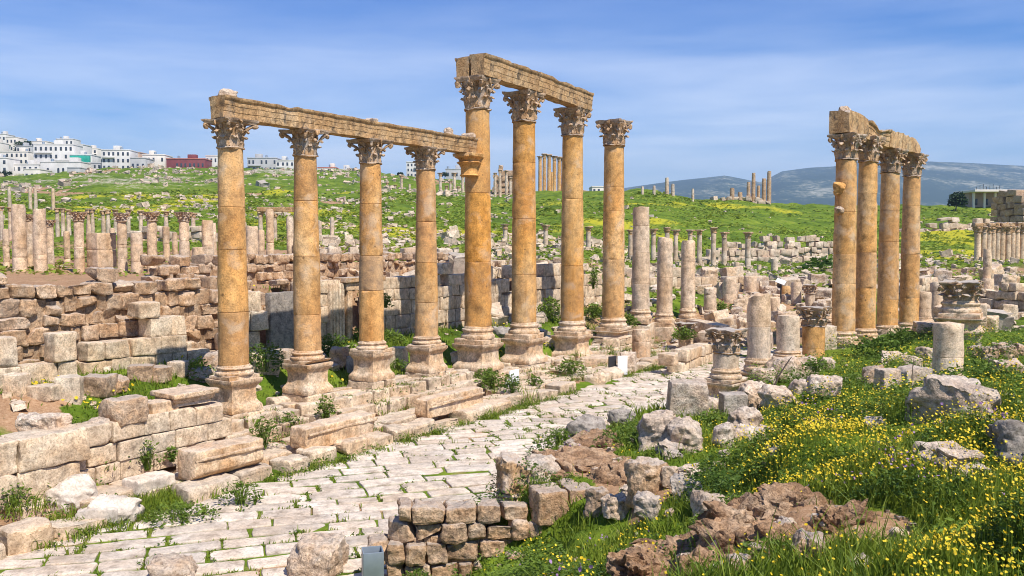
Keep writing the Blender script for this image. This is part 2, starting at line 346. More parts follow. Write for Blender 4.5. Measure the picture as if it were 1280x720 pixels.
M['rubble'] = stone('rough_brown_stone', [(.34, .195, .10), (.50, .325, .19), (.58, .44, .31)], 1.9, 1, .7, 8, dark_amt=.6, bump=1.2, top_grey=.5)
M['rock'] = stone('grey_fieldstone', [(.45, .29, .175), (.57, .43, .31), (.62, .53, .43)], 1.9, 1, .7, 9, dark_amt=.65, bump=1.2, stain=.1, top_grey=.2)
M['slab'] = stone('paving_limestone', [(.50, .385, .28), (.585, .49, .395), (.63, .555, .47)], .8, 1, .25, 9, dark=(.24, .19, .14), dark_amt=.3, bump=.4, stain=.1, gritty=.5)
M['far'] = stone('distant_stone', [(.48, .335, .22), (.60, .465, .34), (.64, .54, .43)], .5, 1, .3, 4, dark_amt=.4, bump=.3)
M['grey'] = stone('grey_stone', [(.22, .19, .16), (.30, .26, .22), (.36, .31, .26)], 1.2, .3, .3, 10, dark_amt=.5)  # dark grey stone; on one stump this grey is shade put into colour
M['white'] = flat('white_paint', (.78, .77, .75), .6, 0, .05)
M['metal'] = flat('galvanised_steel', (.33, .38, .42), .45, .6, .15, 3)
M['dark'] = flat('dark_metal', (.03, .03, .032), .5, .2)
M['grass'] = leaf_mat('grass_blade', (.095, .155, .012), (.265, .315, .035))
M['leaf'] = leaf_mat('weed_leaf', (.05, .10, .014), (.18, .255, .03), .3)
M['yellow'] = leaf_mat('yellow_petal', (.60, .40, .01), (.80, .62, .04), .25)
M['purple'] = leaf_mat('purple_petal', (.22, .10, .26), (.42, .26, .46), .25)
M['tree'] = leaf_mat('tree_leaf', (.018, .040, .012), (.055, .085, .025), .15)
M['bark'] = flat('bark', (.10, .07, .05), .9)
HAZE = .00017
# ================================================================ ground sheet
def earth_w(x, y):
    """bare earth patches, world positions found once from the photograph"""
    r = 0
    for (a, b, rad) in EARTH: r = np.maximum(r, 1 - sm(rad * .6, rad * 1.15, np.hypot(x - a, y - b) + .35 * rad * n2(x, y, 1.6, 21)))
    return r
EARTH = [(1.25, 7.35, .45), (1.6, 7.0, .42), (.95, 7.65, .35), (1.45, 6.6, .35), (2.1, 7.0, .35), (1.25, 15.2, .8), (1.9, 14.3, .7), (1.9, 8.7, .45), (2.35, 8.4, .5), (2.75, 8.3, .42), (1.5, 16.3, .6), (3.1, 7.6, .4), (2.2, 12.9, .5), (1.55, 7.9, .45), (2.15, 7.7, .5), (2.6, 7.6, .5), (1.25, 7.9, .35), (1.9, 7.3, .4), (2.9, 7.9, .4), (-12.2, 21.4, 1.3), (-14.4, 21.2, 1.4), (3.6, 6.9, .3)]
def gm_build():
    azs = np.concatenate([np.linspace(-105, -36, 50)[:-1], np.linspace(-36, 36, 620), np.linspace(36, 105, 50)[1:]]) * math.pi / 180
    rs = np.concatenate([[.6], np.geomspace(1.6, 2600, 640), [3600, 5000, 6600]])
    A, R = np.meshgrid(azs, rs); X = (R * np.sin(A)).ravel(); Y = (R * np.cos(A)).ravel()
    Z = H(X, Y); Z = np.where(Y < -.5, 3.6, Z); far_ = R.ravel() > 2700
    Z[far_] = -20
    s, p = sp_of(X, Y)
    soil = earth_w(X, Y)
    street = sm(2.6, 3.0, p) * (1 - sm(10.2, 10.8, p)) * (Y < 50)
    jn = n2(X, Y, .55, 33) + .35 * n2(X, Y, 2.1, 34)
    soil = np.maximum(soil, street * np.clip(.22 - .6 * jn, 0, .75))
    soil = np.maximum(soil, (p > -.6) * (p < 2.7) * .75 * (Y < 60))
    mid = sm(40, 48, Y) * (1 - sm(70, 105, Y))
    soil = np.maximum(soil, (.8 + .25 * n2(X, Y, .3, 41)) * ((p < -7) * (s < 8) + (p < -5.15) * (s >= 3) * (s < 30) > 0) * (Y < 62) * (Y > 20))
    soil = np.maximum(soil, mid * np.clip(.45 + .55 * n2(X, Y, .12, 40), 0, 1) * .8)
    u, v = project(X, np.maximum(Y, 1), Z)
    soil = np.maximum(soil, .9 * sm(.55, .75, n2(X, Y, .035, 43, 3)) * sm(80, 120, Y))
    yel = np.clip(n2(X, Y, .05, 51, 3) * 1.1 - .12, 0, 1) * sm(70, 100, Y) * (1 - sm(190, 260, Y))
    yel = np.maximum(yel, .95 * sm(-.2, .4, n2(X, Y, .11, 53)) * (u > 1120) * (u < 1230) * sm(85, 100, Y) * (1 - sm(170, 190, Y)))
    yel = np.maximum(yel, .3 * sm(.1, .5, n2(X, Y, .3, 55)) * sm(18, 26, Y) * sm(11, 12, p) * (Y < 46) * (Y > 9))
    rocky = sm(150, 300, Y) * (u < 640) * np.clip(.15 + .6 * n2(X, Y, .03, 60, 3), 0, .5)
    rocky = np.maximum(rocky, sm(520, 700, Y) * .4)
    m = MB(); n = len(azs); i = np.arange(len(rs) - 1)[:, None] * n; j = np.arange(n - 1)[None]
    Fq = np.stack([i + j, i + n + j, i + n + j + 1, i + j + 1], -1).reshape(-1, 4)[:, ::-1]
    m.add(np.stack([X, Y, Z], -1), Fq, np.stack([soil, yel, rocky], -1))
    return m
def ground_mat():
    m = newmat('meadow_and_earth'); t = m.node_tree; L = t.links.new
    def node(ty, **k):
        n = t.nodes.new(ty)
        for a, b in k.items(): setattr(n, a, b)
        return n
    o = node('ShaderNodeOutputMaterial'); b = node('ShaderNodeBsdfPrincipled'); b.inputs['Roughness'].default_value = .95; b.inputs['Specular IOR Level'].default_value = .1
    tc = node('ShaderNodeTexCoord')
    def noi(s, d=6, r=.65):
        n = node('ShaderNodeTexNoise'); n.inputs['Scale'].default_value = s; n.inputs['Detail'].default_value = d; n.inputs['Roughness'].default_value = r; L(tc.outputs['Object'], n.inputs[0]); return n.outputs[0]
    def ramp(src, els):
        r = node('ShaderNodeValToRGB'); e = r.color_ramp.elements
        while len(e) < len(els): e.new(.5)
        for x, (ps, c) in zip(e, els): x.position = ps; x.color = (*c, 1)
        L(src, r.inputs[0]); return r.outputs[0]
    def mix(f, a, c, bt='MIX'):
        x = node('ShaderNodeMix', data_type='RGBA', blend_type=bt)
        L(f, x.inputs[0]) if not isinstance(f, (int, float)) else setattr(x.inputs[0], 'default_value', f)
        for s, v in ((6, a), (7, c)):
            if isinstance(v, tuple): x.inputs[s].default_value = (*v, 1)
            else: L(v, x.inputs[s])
        return x.outputs[2]
    at_ = node('ShaderNodeAttribute', attribute_name='blk'); sp = node('ShaderNodeSeparateColor'); L(at_.outputs['Color'], sp.inputs[0])
    big = noi(.045, 7, .7); midn = noi(.9, 6, .7); fine = noi(14, 5, .7); m2 = noi(.22, 8, .78)
    g = ramp(m2, [(.34, (.040, .070, .008)), (.47, (.09, .145, .012)), (.59, (.15, .205, .02)), (.74, (.235, .245, .05))])
    g = mix(.55, g, ramp(midn, [(.3, (.55, .55, .5)), (.7, (1.4, 1.35, 1.3))]), 'MULTIPLY')
    g = mix(.6, g, ramp(fine, [(.3, (.6, .6, .6)), (.7, (1.35, 1.35, 1.3))]), 'MULTIPLY')
    so_ = ramp(fine, [(.3, (.24, .135, .07)), (.55, (.36, .22, .125)), (.75, (.47, .33, .21))])
    so_ = mix(.6, so_, ramp(midn, [(.3, (.65, .62, .6)), (.7, (1.25, 1.25, 1.25))]), 'MULTIPLY')
    def thr(src, nz, k):
        a = node('ShaderNodeMath', operation='MULTIPLY_ADD'); a.inputs[1].default_value = k; a.inputs[2].default_value = -k / 2; L(nz, a.inputs[0])
        s = node('ShaderNodeMath', operation='ADD'); L(a.outputs[0], s.inputs[0]); L(src, s.inputs[1])
        r = node('ShaderNodeMapRange'); r.inputs[1].default_value = .38; r.inputs[2].default_value = .62; L(s.outputs[0], r.inputs[0]); return r.outputs[0]
    ye = mix(fine, (.20, .23, .015), (.52, .44, .03))
    c = mix(thr(sp.outputs[1], midn, 1.3), g, ye)
    c = mix(thr(sp.outputs[0], midn, 1.0), c, so_)
    ro = ramp(fine, [(.3, (.22, .17, .12)), (.55, (.46, .40, .33)), (.7, (.60, .55, .48))])
    c = mix(thr(sp.outputs[2], m2, 1.5), c, ro)
    L(c, b.inputs[0])
    bp = node('ShaderNodeBump'); bp.inputs['Strength'].default_value = .9; bp.inputs['Distance'].default_value = .06
    ad = node('ShaderNodeMath', operation='MULTIPLY_ADD'); ad.inputs[1].default_value = .5; L(fine, ad.inputs[0]); L(midn, ad.inputs[2]); L(ad.outputs[0], bp.inputs['Height'])
    L(bp.outputs[0], b.inputs['Normal']); L(b.outputs[0], o.inputs[0]); return m
M['ground'] = ground_mat()
tag(gm_build().build('ground', M['ground']), kind='structure')
# ---------------------------------------------------------------- far mountains
def mountains():
    us = np.linspace(680, 1700, 260); D = np.array([1500, 1800, 2300, 2900, 3600, 4400, 5200, 7000.])
    sky_u = np.array([600, 700, 780, 800, 850, 905, 950, 975, 1010, 1040, 1075, 1130, 1160, 1215, 1280, 1400, 1700])
    sky_y = np.array([262, 256, 236, 233, 226, 219, 227, 214, 210, 209, 204, 203, 203, 205, 208, 212, 225.])
    fr = np.array([-.3, -.05, .35, .55, .85, 1., .96, .2])
    U, DD = np.meshgrid(us, D); FR = fr[:, None]
    e = 305 - np.interp(U, sky_u, sky_y)
    X = (U - 640) / F * DD; Y = DD
    nz = fbm(np.stack([X * .0016, Y * .0016, X * 0], -1).reshape(-1, 3), 5, 4).reshape(X.shape)
    Z = EYE + e * FR * DD / F + nz * 26 * np.clip(1 - np.abs(FR - .5) * 1.7, .08, 1)
    m = MB(); n = len(us); i = np.arange(len(D) - 1)[:, None] * n; j = np.arange(n - 1)[None]
    m.add(np.stack([X, Y, Z], -1).reshape(-1, 3), np.stack([i + j, i + j + 1, i + n + j + 1, i + n + j], -1).reshape(-1, 4))
    return m
def mountain_mat():
    m = newmat('wooded_mountain'); t = m.node_tree; L = t.links.new; o = t.nodes.new('ShaderNodeOutputMaterial'); b = t.nodes.new('ShaderNodeBsdfPrincipled'); b.inputs['Roughness'].default_value = 1
    tc = t.nodes.new('ShaderNodeTexCoord'); mp = t.nodes.new('ShaderNodeMapping'); mp.inputs['Scale'].default_value = (1, .45, 2.2); L(tc.outputs['Object'], mp.inputs[0])
    def noi(s, d, r):
        n = t.nodes.new('ShaderNodeTexNoise'); n.inputs['Scale'].default_value = s; n.inputs['Detail'].default_value = d; n.inputs['Roughness'].default_value = r; L(mp.outputs[0], n.inputs[0]); return n.outputs[0]
    a = noi(.0042, 9, .68); c = noi(.055, 4, .75)
    r = t.nodes.new('ShaderNodeValToRGB'); e = r.color_ramp.elements; e.new(.5); e.new(.5)
    for x, (ps, cc) in zip(e, [(.44, (.016, .040, .022)), (.54, (.035, .062, .035)), (.62, (.22, .22, .14)), (.74, (.38, .36, .27))]): x.position = ps; x.color = (*cc, 1)
    ad = t.nodes.new('ShaderNodeMath'); ad.operation = 'MULTIPLY_ADD'; ad.inputs[1].default_value = .75; L(c, ad.inputs[0])
    sb = t.nodes.new('ShaderNodeMath'); sb.operation = 'SUBTRACT'; sb.inputs[1].default_value = .375; L(a, sb.inputs[0]); L(sb.outputs[0], ad.inputs[2])
    L(ad.outputs[0], r.inputs[0]); L(r.outputs[0], b.inputs[0]); L(b.outputs[0], o.inputs[0]); return m
tag(mountains().build('mountains', mountain_mat()), kind='structure')
# ================================================================ street paving
def rcol(a=.35, g=.12, o=0.05): return (rng.uniform(-a, a), max(0, rng.normal(0, g)), max(0, rng.normal(0, o)))
JOINTS = []
def paving():
    m = MB(); ca = math.radians(14); e1 = np.array([math.cos(ca), math.sin(ca)]); e2 = np.array([-e1[1], e1[0]]); o = np.array([-3., 20.])
    t = -16.0; row = 0
    while t < 34:
        wd = rng.uniform(.46, .70); q = -34 + rng.uniform(0, 1)
        while q < 40:
            ln = rng.uniform(.7, 1.6); tt = t + wd / 2 + .25 * math.sin((q + ln / 2) * .23 + t * .12) + .1 * math.sin((q + ln / 2) * .7 + t)
            c = o + e1 * (q + ln / 2) + e2 * tt; s, p = sp_of(c[0], c[1])
            if 3.15 < p < 11.6 and -17 < s < 34 and c[1] > 9:
                h = hz(c[0], c[1])
                if h < .04:
                    dy = .25 * .23 * math.cos((q + ln / 2) * .23 + t * .12) + .07 * math.cos((q + ln / 2) * .7 + t)
                    near = c[1] < 24; gap = rng.uniform(.02, .055)
                    block(m, (c[0], c[1], -.065 + rng.normal(0, .005)), (ln - gap, wd - rng.uniform(.03, .085), .13), ca + dy + rng.normal(0, .018), r=rng.uniform(.02, .05), amp=.02, freq=1.7,
                          tilt=(rng.normal(0, .006), rng.normal(0, .005)), col=(rng.uniform(-.38, .32), .6 * abs(rng.normal(0, .14)), max(0, rng.normal(-.03, .08))), g=G9 if near else G6)
                    f1 = np.array([math.cos(ca + dy), math.sin(ca + dy)]); JOINTS.append((*(c - f1 * ln / 2 + e2 * wd / 2), *(c + f1 * ln / 2 + e2 * wd / 2))); JOINTS.append((*(c + f1 * ln / 2 - e2 * wd / 2), *(c + f1 * ln / 2 + e2 * wd / 2)))
            q += ln
        t += wd
    return m
tag(paving().build('paved_road', M['slab']), kind='structure')
def along(m, s0, s1, p, wd, ztop, h, ln=(.7, 1.5), r=.05, amp=.03, skip=0, jz=.02, jp=.04, col=None, g=G9, zf=None, tl=.02, gap=None):
    s = s0
    while s < s1:
        l = rng.uniform(*ln); c = xy(s + l / 2, p + rng.normal(0, jp)); zt = ztop + rng.normal(0, jz) + (zf(s) if zf else 0)
        if rng.random() >= skip and not (gap and gap[0] < s + l / 2 < gap[1]):
            block(m, (c[0], c[1], zt - h / 2), (l - rng.uniform(.03, .11), wd - rng.uniform(0, .1), h), ANG + rng.normal(0, .035), r=r, amp=amp, freq=2.2, tilt=(rng.normal(0, tl), rng.normal(0, tl)), col=col() if col else rcol(), g=g)
        s += l
m = MB(); pc = lambda: (rng.uniform(-.35, .25), abs(rng.normal(0, .08)), max(0, rng.normal(.04, .09)))
along(m, -15, 27, 2.95, .75, .33, .5, (.8, 1.9), .10, .06, .03, .04, .07, pc, gap=(-6.0, -4.2))
tag(m.build('kerb', M['ashlar']), kind='structure')
m = MB()
along(m, -14, 27, 2.22, .68, .30, .35, (.6, 1.5), .05, .03, .08, .03, .04, pc)
along(m, -14, 27, 1.60, .56, .31, .35, (.6, 1.4), .05, .03, .10, .03, .04, pc)
along(m, -16, -7, 1.0, .6, .27, .35, (.7, 1.4), .05, .03, .1, .04, .04, pc); along(m, -16, -9, .4, .6, .25, .35, (.7, 1.4), .05, .03, .1, .04, .04, pc)
tag(m.build('pavement', M['ashlar']), kind='structure')
# stepped foundation carrying the colonnade
def steps(s0, s1, top, n, p0, name, label):
    m = MB(); dz = (top - .30) / n
    for k in range(n):
        p_out = p0 + .36 * k; zt = top - dz * k
        along(m, s0, s1, p_out, .48, zt, dz + .12, (.5, 1.15), .04, .035, .04 if k else .02, .025, .03, pc)
    along(m, s0, s1, p0 - .48, .5, top, .45, (.5, 1.1), .04, .03, .05, .03, .03, pc); along(m, s0, s1, p0 - .95, .5, top + .02, .5, (.5, 1.1), .04, .03, .25, .04, .03, pc)
    tag(m.build(name, M['ashlar']), label, 'foundation')
steps(-1.2, 9.9, .92, 2, .55, 'stepped_foundation', 'long stepped foundation of pale blocks under the four shorter columns')
steps(9.9, 24.6, .62, 2, .55, 'stepped_foundation', 'low weedy stone steps below the tall columns with the high beam')
# ================================================================ masonry walls
WALLS = []
def wall(name, label, A, B, z0, top, th=.55, ch=.42, bl=(.4, .9), amp=.03, r=.05, mat='ashlar', tint=(.3, .12, .05), g=G6, holes=(), jit=.02, miss=.03, parent=None, cat='wall', core=True, lean=0, bias=0):
    """top: list of (t, z) along A to B; blocks span the wall, one mesh per wall"""
    A = np.asarray(A, float)[:2]; B = np.asarray(B, float)[:2]; Lg = np.linalg.norm(B - A); d = (B - A) / Lg; nrm = np.array([d[1], -d[0]]); ang = math.atan2(d[1], d[0])
    tx, tz = zip(*top); ft = lambda t: np.interp(t, tx, tz); m = MB(); z = z0; zmax = max(tz)
    while z < zmax:
        h = ch * rng.uniform(.85, 1.18); x = -rng.uniform(0, .4)
        while x < Lg:
            l = rng.uniform(*bl); xc = x + l / 2; t = np.clip(xc / Lg, 0, 1); zt = ft(t)
            hole = any(a < xc < b and c < z + h / 2 < e for a, b, c, e in holes)
            if z + h * .6 < zt + rng.normal(0, ch * .15) and xc < Lg and not hole and not (z > zt - 1.6 * ch and rng.random() < miss * 5) and rng.random() > miss:
                off = rng.normal(0, jit); c = A + d * xc + nrm * off
                block(m, (c[0], c[1], z + h / 2 + rng.normal(0, jit * .3)), (l - rng.uniform(.01, .04), th * rng.uniform(.92, 1.05), h - rng.uniform(.005, .03)), ang + rng.normal(0, jit * .8), r=r * rng.uniform(.35, .9), amp=amp, freq=2.6,
                      tilt=(rng.normal(0, jit * .6), rng.normal(0, jit * .6)), col=(rng.uniform(-tint[0], tint[0]) + bias, max(0, rng.normal(0, tint[1])), max(0, rng.normal(0, tint[2]))), g=g)
            x += l
        z += h
    if core:   # packed earth and rubble inside the wall
        n = 24
        for k in range(n):
            xc = (k + .5) / n * Lg
            if any(a - .2 < xc < b + .2 for a, b, c, e in holes): continue
            zt = ft((k + .5) / n) - ch * 1.7
            if k in (0, 1, n - 1): continue
            if zt > z0 + .2:
                c = A + d * xc; block(m, (c[0], c[1], (z0 + zt) / 2), (Lg / n + .02, th * .62, zt - z0), ang, r=.02, amp=.02, col=(-.35, 0, 0), g=G4)
    o = m.build(name, M[mat], parent)
    if parent is None: tag(o, label, cat)
    return o
P = lambda s, p: xy(s, p)
# walls behind the left half of the colonnade
wall('rough_stone_wall', 'long tall wall of rough brown stones behind the lawn at far left', P(-9.5, -6.5), P(5.1, -6.5), 1.3, [(0, 4.55), (.25, 4.5), (.45, 4.75), (.6, 4.45), (.78, 4.6), (1, 4.25)], .75, .42, (.35, .85), .065, .08, 'rubble', (.5, .1, .1), G9, jit=.04, miss=.03, bias=.22)
wall('ashlar_wall', 'low pale ashlar wall at left edge before the rough brown wall', P(-7.5, -4.5), P(-1.75, -4.6), 1.45, [(0, 3.05), (.7, 3.1), (.93, 3.0), (1, 2.4)], .6, .75, (.5, 1.1), .03, .04, 'ashlar', (.2, .1, .05), G9)
wall('ashlar_wall', 'ruined pale block wall with reddish stain below the rough brown wall', P(-.9, -5.5), P(3.0, -5.4), 1.4, [(0, 2.75), (.14, 2.8), (.2, 3.35), (.55, 3.5), (.6, 3.05), (.82, 3.0), (.9, 2.3), (1, 2.0)], .7, .56, (.5, 1.0), .03, .04, 'ashlar', (.25, .12, .07), G9)
wall('ashlar_wall', 'short stepped stump of big pale blocks left of the nearest column', P(3.2, -5.3), P(5.0, -4.9), 1.4, [(0, 2.3), (.3, 2.9), (.45, 3.3), (1, 3.7)], .8, .6, (.6, 1.0), .03, .04, 'ashlar', (.25, .12, .03), G9)
wall('ashlar_wall', 'tall pale shop wall with a doorway behind the four shorter columns', P(7.2, -5.0), P(18.2, -5.0), 1.4, [(0, 4.3), (.1, 4.1), (.35, 4.25), (.7, 4.4), (1, 4.3)], .6, .55, (.5, 1.05), .025, .03, 'ashlar', (.25, .15, .04), G6, holes=[(2.2, 3.5, 1.4, 3.75)])
wall('ashlar_wall', 'darker pinkish shop wall behind the tall middle columns', P(18.4, -5.0), P(31, -4.9), 1.2, [(0, 4.2), (.2, 4.0), (.32, 4.3), (.36, 3.9), (.6, 4.35), (.85, 4.1), (1, 3.6)], .6, .62, (.5, 1.1), .03, .03, 'ashlar', (.25, .14, .07), G6, bias=-.1)  # blocks toned slightly darker than the shop wall beside them
wall('rubble_wall', 'upper wall of loose rubble on the terrace above the shop wall', P(4, -9.5), P(23, -9.8), 3.3, [(0, 5.0), (.2, 5.15), (.35, 5.3), (.7, 5.25), (1, 4.9)], .7, .36, (.3, .7), .06, .08, 'rubble', (.4, .2, .04), G6, jit=.08, miss=.06, bias=.25)
wall('rubble_wall', 'collapsed wall of grey blocks behind the pinkish shop wall', P(20, -8.2), P(36, -8.5), 2.6, [(0, 4.6), (.3, 4.9), (.45, 4.5), (.7, 4.8), (1, 3.9)], .7, .42, (.35, .8), .05, .07, 'ashlar', (.3, .2, .04), G6, jit=.07, miss=.08)
wall('rubble_wall', 'short slope of tumbled stones joining the rough brown wall to the shop wall', P(4.7, -6.5), P(7.6, -5.5), 1.4, [(0, 4.3), (.4, 3.9), (1, 4.2)], .8, .45, (.4, .9), .06, .08, 'rubble', (.4, .15, .06), G9, jit=.06, miss=.03, bias=.15)
# walls beside the street
wall('ashlar_wall', 'corner of large weathered blocks at left edge beside the pavement', P(-9.5, .95), P(-5.35, .95), .2, [(0, 1.75), (.9, 1.75), (1, 1.2)], .8, .72, (.9, 1.5), .035, .06, 'ashlar', (.2, .2, .1), G14, jit=.03, miss=0)
wall('ashlar_wall', 'neat ashlar wall carrying a cornice slab left of the nearest column', P(-5.75, .85), P(-1.3, .75), .2, [(0, 1.1), (.2, 1.2), (.24, 1.6), (1, 1.62)], .7, .48, (.5, .95), .02, .03, 'ashlar', (.18, .1, .1), G9, jit=.012, miss=0)
wall('low_block_wall', 'low wall of squared pinkish blocks at the far end of the street', P(19.0, 4.5), P(27.5, 4.2), -.1, [(0, .95), (.4, 1.2), (1, 1.15)], .7, .5, (.5, .8), .03, .06, 'ashlar', (.2, .1, .1), G6, jit=.02)
wall('bench_wall', 'long smooth stone bench wall right of the broken column stumps', at(873, 0, 47)[:2], at(906, 0, 44)[:2], .3, [(0, 1.65), (1, 1.55)], .8, .55, (1.2, 2.0), .02, .03, 'ashlar', (.1, .05, .06), G6, miss=0)
wall('foreground_wall', 'rough dry-stone retaining wall of brown blocks in the foreground', (-1.98, 13.95), (1.25, 14.3), -.2, [(0, .95), (.05, 1.2), (.12, 1.38), (.6, 1.45), (.72, 1.3), (.76, .98), (1, .95)], .6, .33, (.22, .52), .05, .065, 'rubble', (.35, .12, .12), G14, jit=.03, miss=.0)
wall('block_pier', 'two big square blocks at the right end of the foreground wall', (.52, 14.14), (1.42, 14.42), .98, [(0, 1.66), (1, 1.64)], .6, .62, (.40, .62), .04, .06, 'rubble', (.15, .05, .12), G14, jit=.01, miss=0)
# ruins in the middle distance
wall('ashlar_wall', 'long pinkish ashlar wall behind the broken stumps', at(765, 0, 58)[:2], at(950, 0, 62)[:2], .9, [(0, 3.55), (.45, 3.75), (.7, 3.35), (1, 3.3)], .7, .6, (.7, 1.5), .03, .04, 'ashlar', (.25, .06, .14), G6, bias=-.15)
wall('ashlar_wall', 'low weedy block wall right of the long pinkish ashlar wall', at(952, 0, 61)[:2], at(1050, 0, 66)[:2], .8, [(0, 2.8), (.5, 2.6), (1, 2.3)], .8, .5, (.5, 1.1), .04, .06, 'ashlar', (.3, .12, .05), G4, jit=.06, miss=.1)
wall('rubble_wall', 'ruined terrace wall at the foot of the green slope', at(880, 0, 95)[:2], at(1040, 0, 100)[:2], 1.8, [(0, 4.6), (.3, 5.6), (.45, 5.2), (.7, 6.0), (.85, 4.4), (1, 4.8)], .9, .7, (.6, 1.5), .07, .1, 'far', (.4, .15, .06), G4, jit=.1, miss=.08)
wall('rubble_wall', 'tumbled upper wall just under the green slope', at(900, 0, 108)[:2], at(1048, 0, 112)[:2], 3.0, [(0, 5.6), (.4, 6.4), (.6, 6.1), (1, 6.5)], .9, .7, (.6, 1.6), .08, .1, 'far', (.4, .2, .04), G4, jit=.12, miss=.1)
wall('low_block_wall', 'low ruined wall with small arches behind the right-hand columns', at(1130, 0, 56)[:2], at(1230, 0, 60)[:2], .9, [(0, 3.0), (.3, 3.3), (.6, 3.1), (1, 3.2)], .8, .5, (.5, 1.1), .04, .06, 'ashlar', (.3, .2, .05), G4, jit=.06, miss=.05)
wall('low_block_wall', 'terrace wall below the far ionic colonnade at right', at(1205, 0, 82)[:2], at(1330, 0, 80)[:2], 1.2, [(0, 2.8), (1, 2.9)], 1.0, .5, (.8, 1.6), .05, .08, 'far', (.3, .12, .04), G4, jit=.04, miss=.04)
wall('rubble_wall', 'mossy tumbled wall on the right behind the carved capital', at(1232, 0, 50)[:2], at(1320, 0, 46)[:2], 1.0, [(0, 2.9), (.4, 3.1), (1, 3.4)], .9, .45, (.4, .9), .05, .08, 'ashlar', (.3, .2, .05), G4, jit=.08, miss=.08)
wall('rubble_wall', 'long low line of grey rubble below the yellow meadow', at(1045, 0, 92)[:2], at(1215, 0, 96)[:2], 1.8, [(0, 3.6), (.3, 3.2), (.6, 3.9), (1, 3.4)], .9, .55, (.6, 1.3), .07, .1, 'far', (.4, .2, .03), G4, jit=.12, miss=.12)
wall('rubble_wall', 'long broken wall above the yellow meadow under the green bank', at(1130, 0, 150)[:2], at(1255, 0, 152)[:2], 4.5, [(0, 9.6), (.3, 9.2), (.6, 10.2), (1, 9.6)], 1.2, .9, (1, 2.2), .1, .14, 'far', (.4, .2, .03), G4, jit=.15, miss=.12)
wall('ruined_tower', 'tall dark ruined block wall on the right edge below the hilltop house', at(1256, 0, 138)[:2], at(1300, 0, 132)[:2], 6.0, [(0, 12.2), (.2, 13.2), (.5, 13.8), (1, 13.2)], 3.0, .9, (1.0, 2.0), .08, .1, 'rubble', (.3, .15, .05), G4, jit=.08, miss=.02)
wall('rubble_wall', 'low wall in front of the pale columns on the left terrace', at(-20, 0, 52)[:2], at(262, 0, 56)[:2], 3.2, [(0, 3.9), (.2, 4.0), (.45, 4.1), (.55, 3.8), (.8, 4.0), (1, 4.1)], .8, .5, (.5, 1.1), .05, .08, 'rubble', (.35, .1, .06), G4, jit=.06, miss=.06, bias=.2)
wall('rubble_wall', 'pinkish ruined wall on the slope above the left terrace columns', at(150, 0, 72)[:2], at(275, 0, 70)[:2], 4.6, [(0, 6.3), (.4, 7.0), (.6, 6.6), (.8, 7.4), (1, 7.0)], .9, .55, (.5, 1.2), .06, .09, 'far', (.3, .12, .04), G4, jit=.08, miss=.08)
wall('rubble_wall', 'broad band of rubble masonry along the foot of the hill', at(398, 0, 56)[:2], at(585, 0, 60)[:2], 3.0, [(0, 5.0), (.2, 5.4), (.5, 5.1), (.8, 5.6), (1, 5.0)], 1.0, .5, (.4, 1.0), .07, .1, 'far', (.4, .2, .03), G4, jit=.12, miss=.12)
# doorway trim in the shop wall
dw = empty('stone_doorway', (*P(9.4 + .65, -4.7), 1.5), ANG, 'carved stone doorway with fluted pilaster and dark opening in the shop wall', 'doorway')
def bx(name, c, size, par, mat='ashlar', r=.02, amp=.012, g=G6, rz=0, col=(0, 0, 0)):
    m = MB(); block(m, c, size, rz, r, amp, 3, col=col, g=g); return m.build(name, M[mat], par)
bx('jamb', (-.78, 0, 1.1), (.26, .4, 2.2), dw, 'base'); bx('jamb', (.78, 0, 1.1), (.26, .4, 2.2), dw, 'base'); bx('lintel', (0, .0, 2.36), (2.0, .45, .3), dw, 'base'); bx('cornice', (0, -.06, 2.62), (2.3, .55, .2), dw, 'capital')
m = MB()
for k in range(5): block(m, (-1.75 + .16 * k, -.02, 1.25), (.13, .3, 2.5), r=.05, amp=.01)
m.build('pilaster', M['ashlar'], dw); bx('pilaster_base', (-1.43, -.02, -.02), (1.0, .45, .3), dw, 'capital')
o = bx('grey_slab', (*P(5.9, -4.6), 2.55), (1.25, .3, 2.5), None, 'grey', .03, .02, G9, ANG); tag(o, 'tall smooth grey slab standing just right of the nearest column', 'stone slab')  # slab coloured darker grey than the wall behind
o = bx('grey_slab', (*P(6.75, -4.65), 2.2), (.55, .35, 1.8), None, 'rubble', .04, .05, G9, ANG); tag(o, 'rough upright stone leaning beside the smooth grey slab', 'stone slab')
m = MB(); block(m, (0, 0, .0), (1.3, .95, .12), 0, .03, .015, 3, g=G9); block(m, (0, 0, -.11), (1.15, .82, .12), 0, .03, .01, 3, g=G9); block(m, (0, 0, -.22), (.98, .7, .12), 0, .02, .01, 3, g=G9)
c = P(-2.1, .75); o = m.build('cornice_slab', M['base'], loc=(*c, 1.88)); o.rotation_euler = (.03, 0, ANG); tag(o, 'flat moulded cornice slab on top of the neat ashlar wall', 'cornice block')

# raw earth banks where the mound has slipped
M['soil'] = stone('reddish_earth', [(.21, .115, .06), (.36, .22, .125), (.50, .36, .24)], 2.2, 1, .7, 12, dark=(.09, .045, .025), dark_amt=.5, bump=1.4, stain=.1, pale=.1, grain=30)
def bank(items):
    m = MB()
    for x, y, w_, d_, h_, rz, sd in items: LUMPS.append((m, (x, y, hz(x, y) - h_ * .2), (w_, d_, h_), sd, rz))
    return m
LUMPS = []
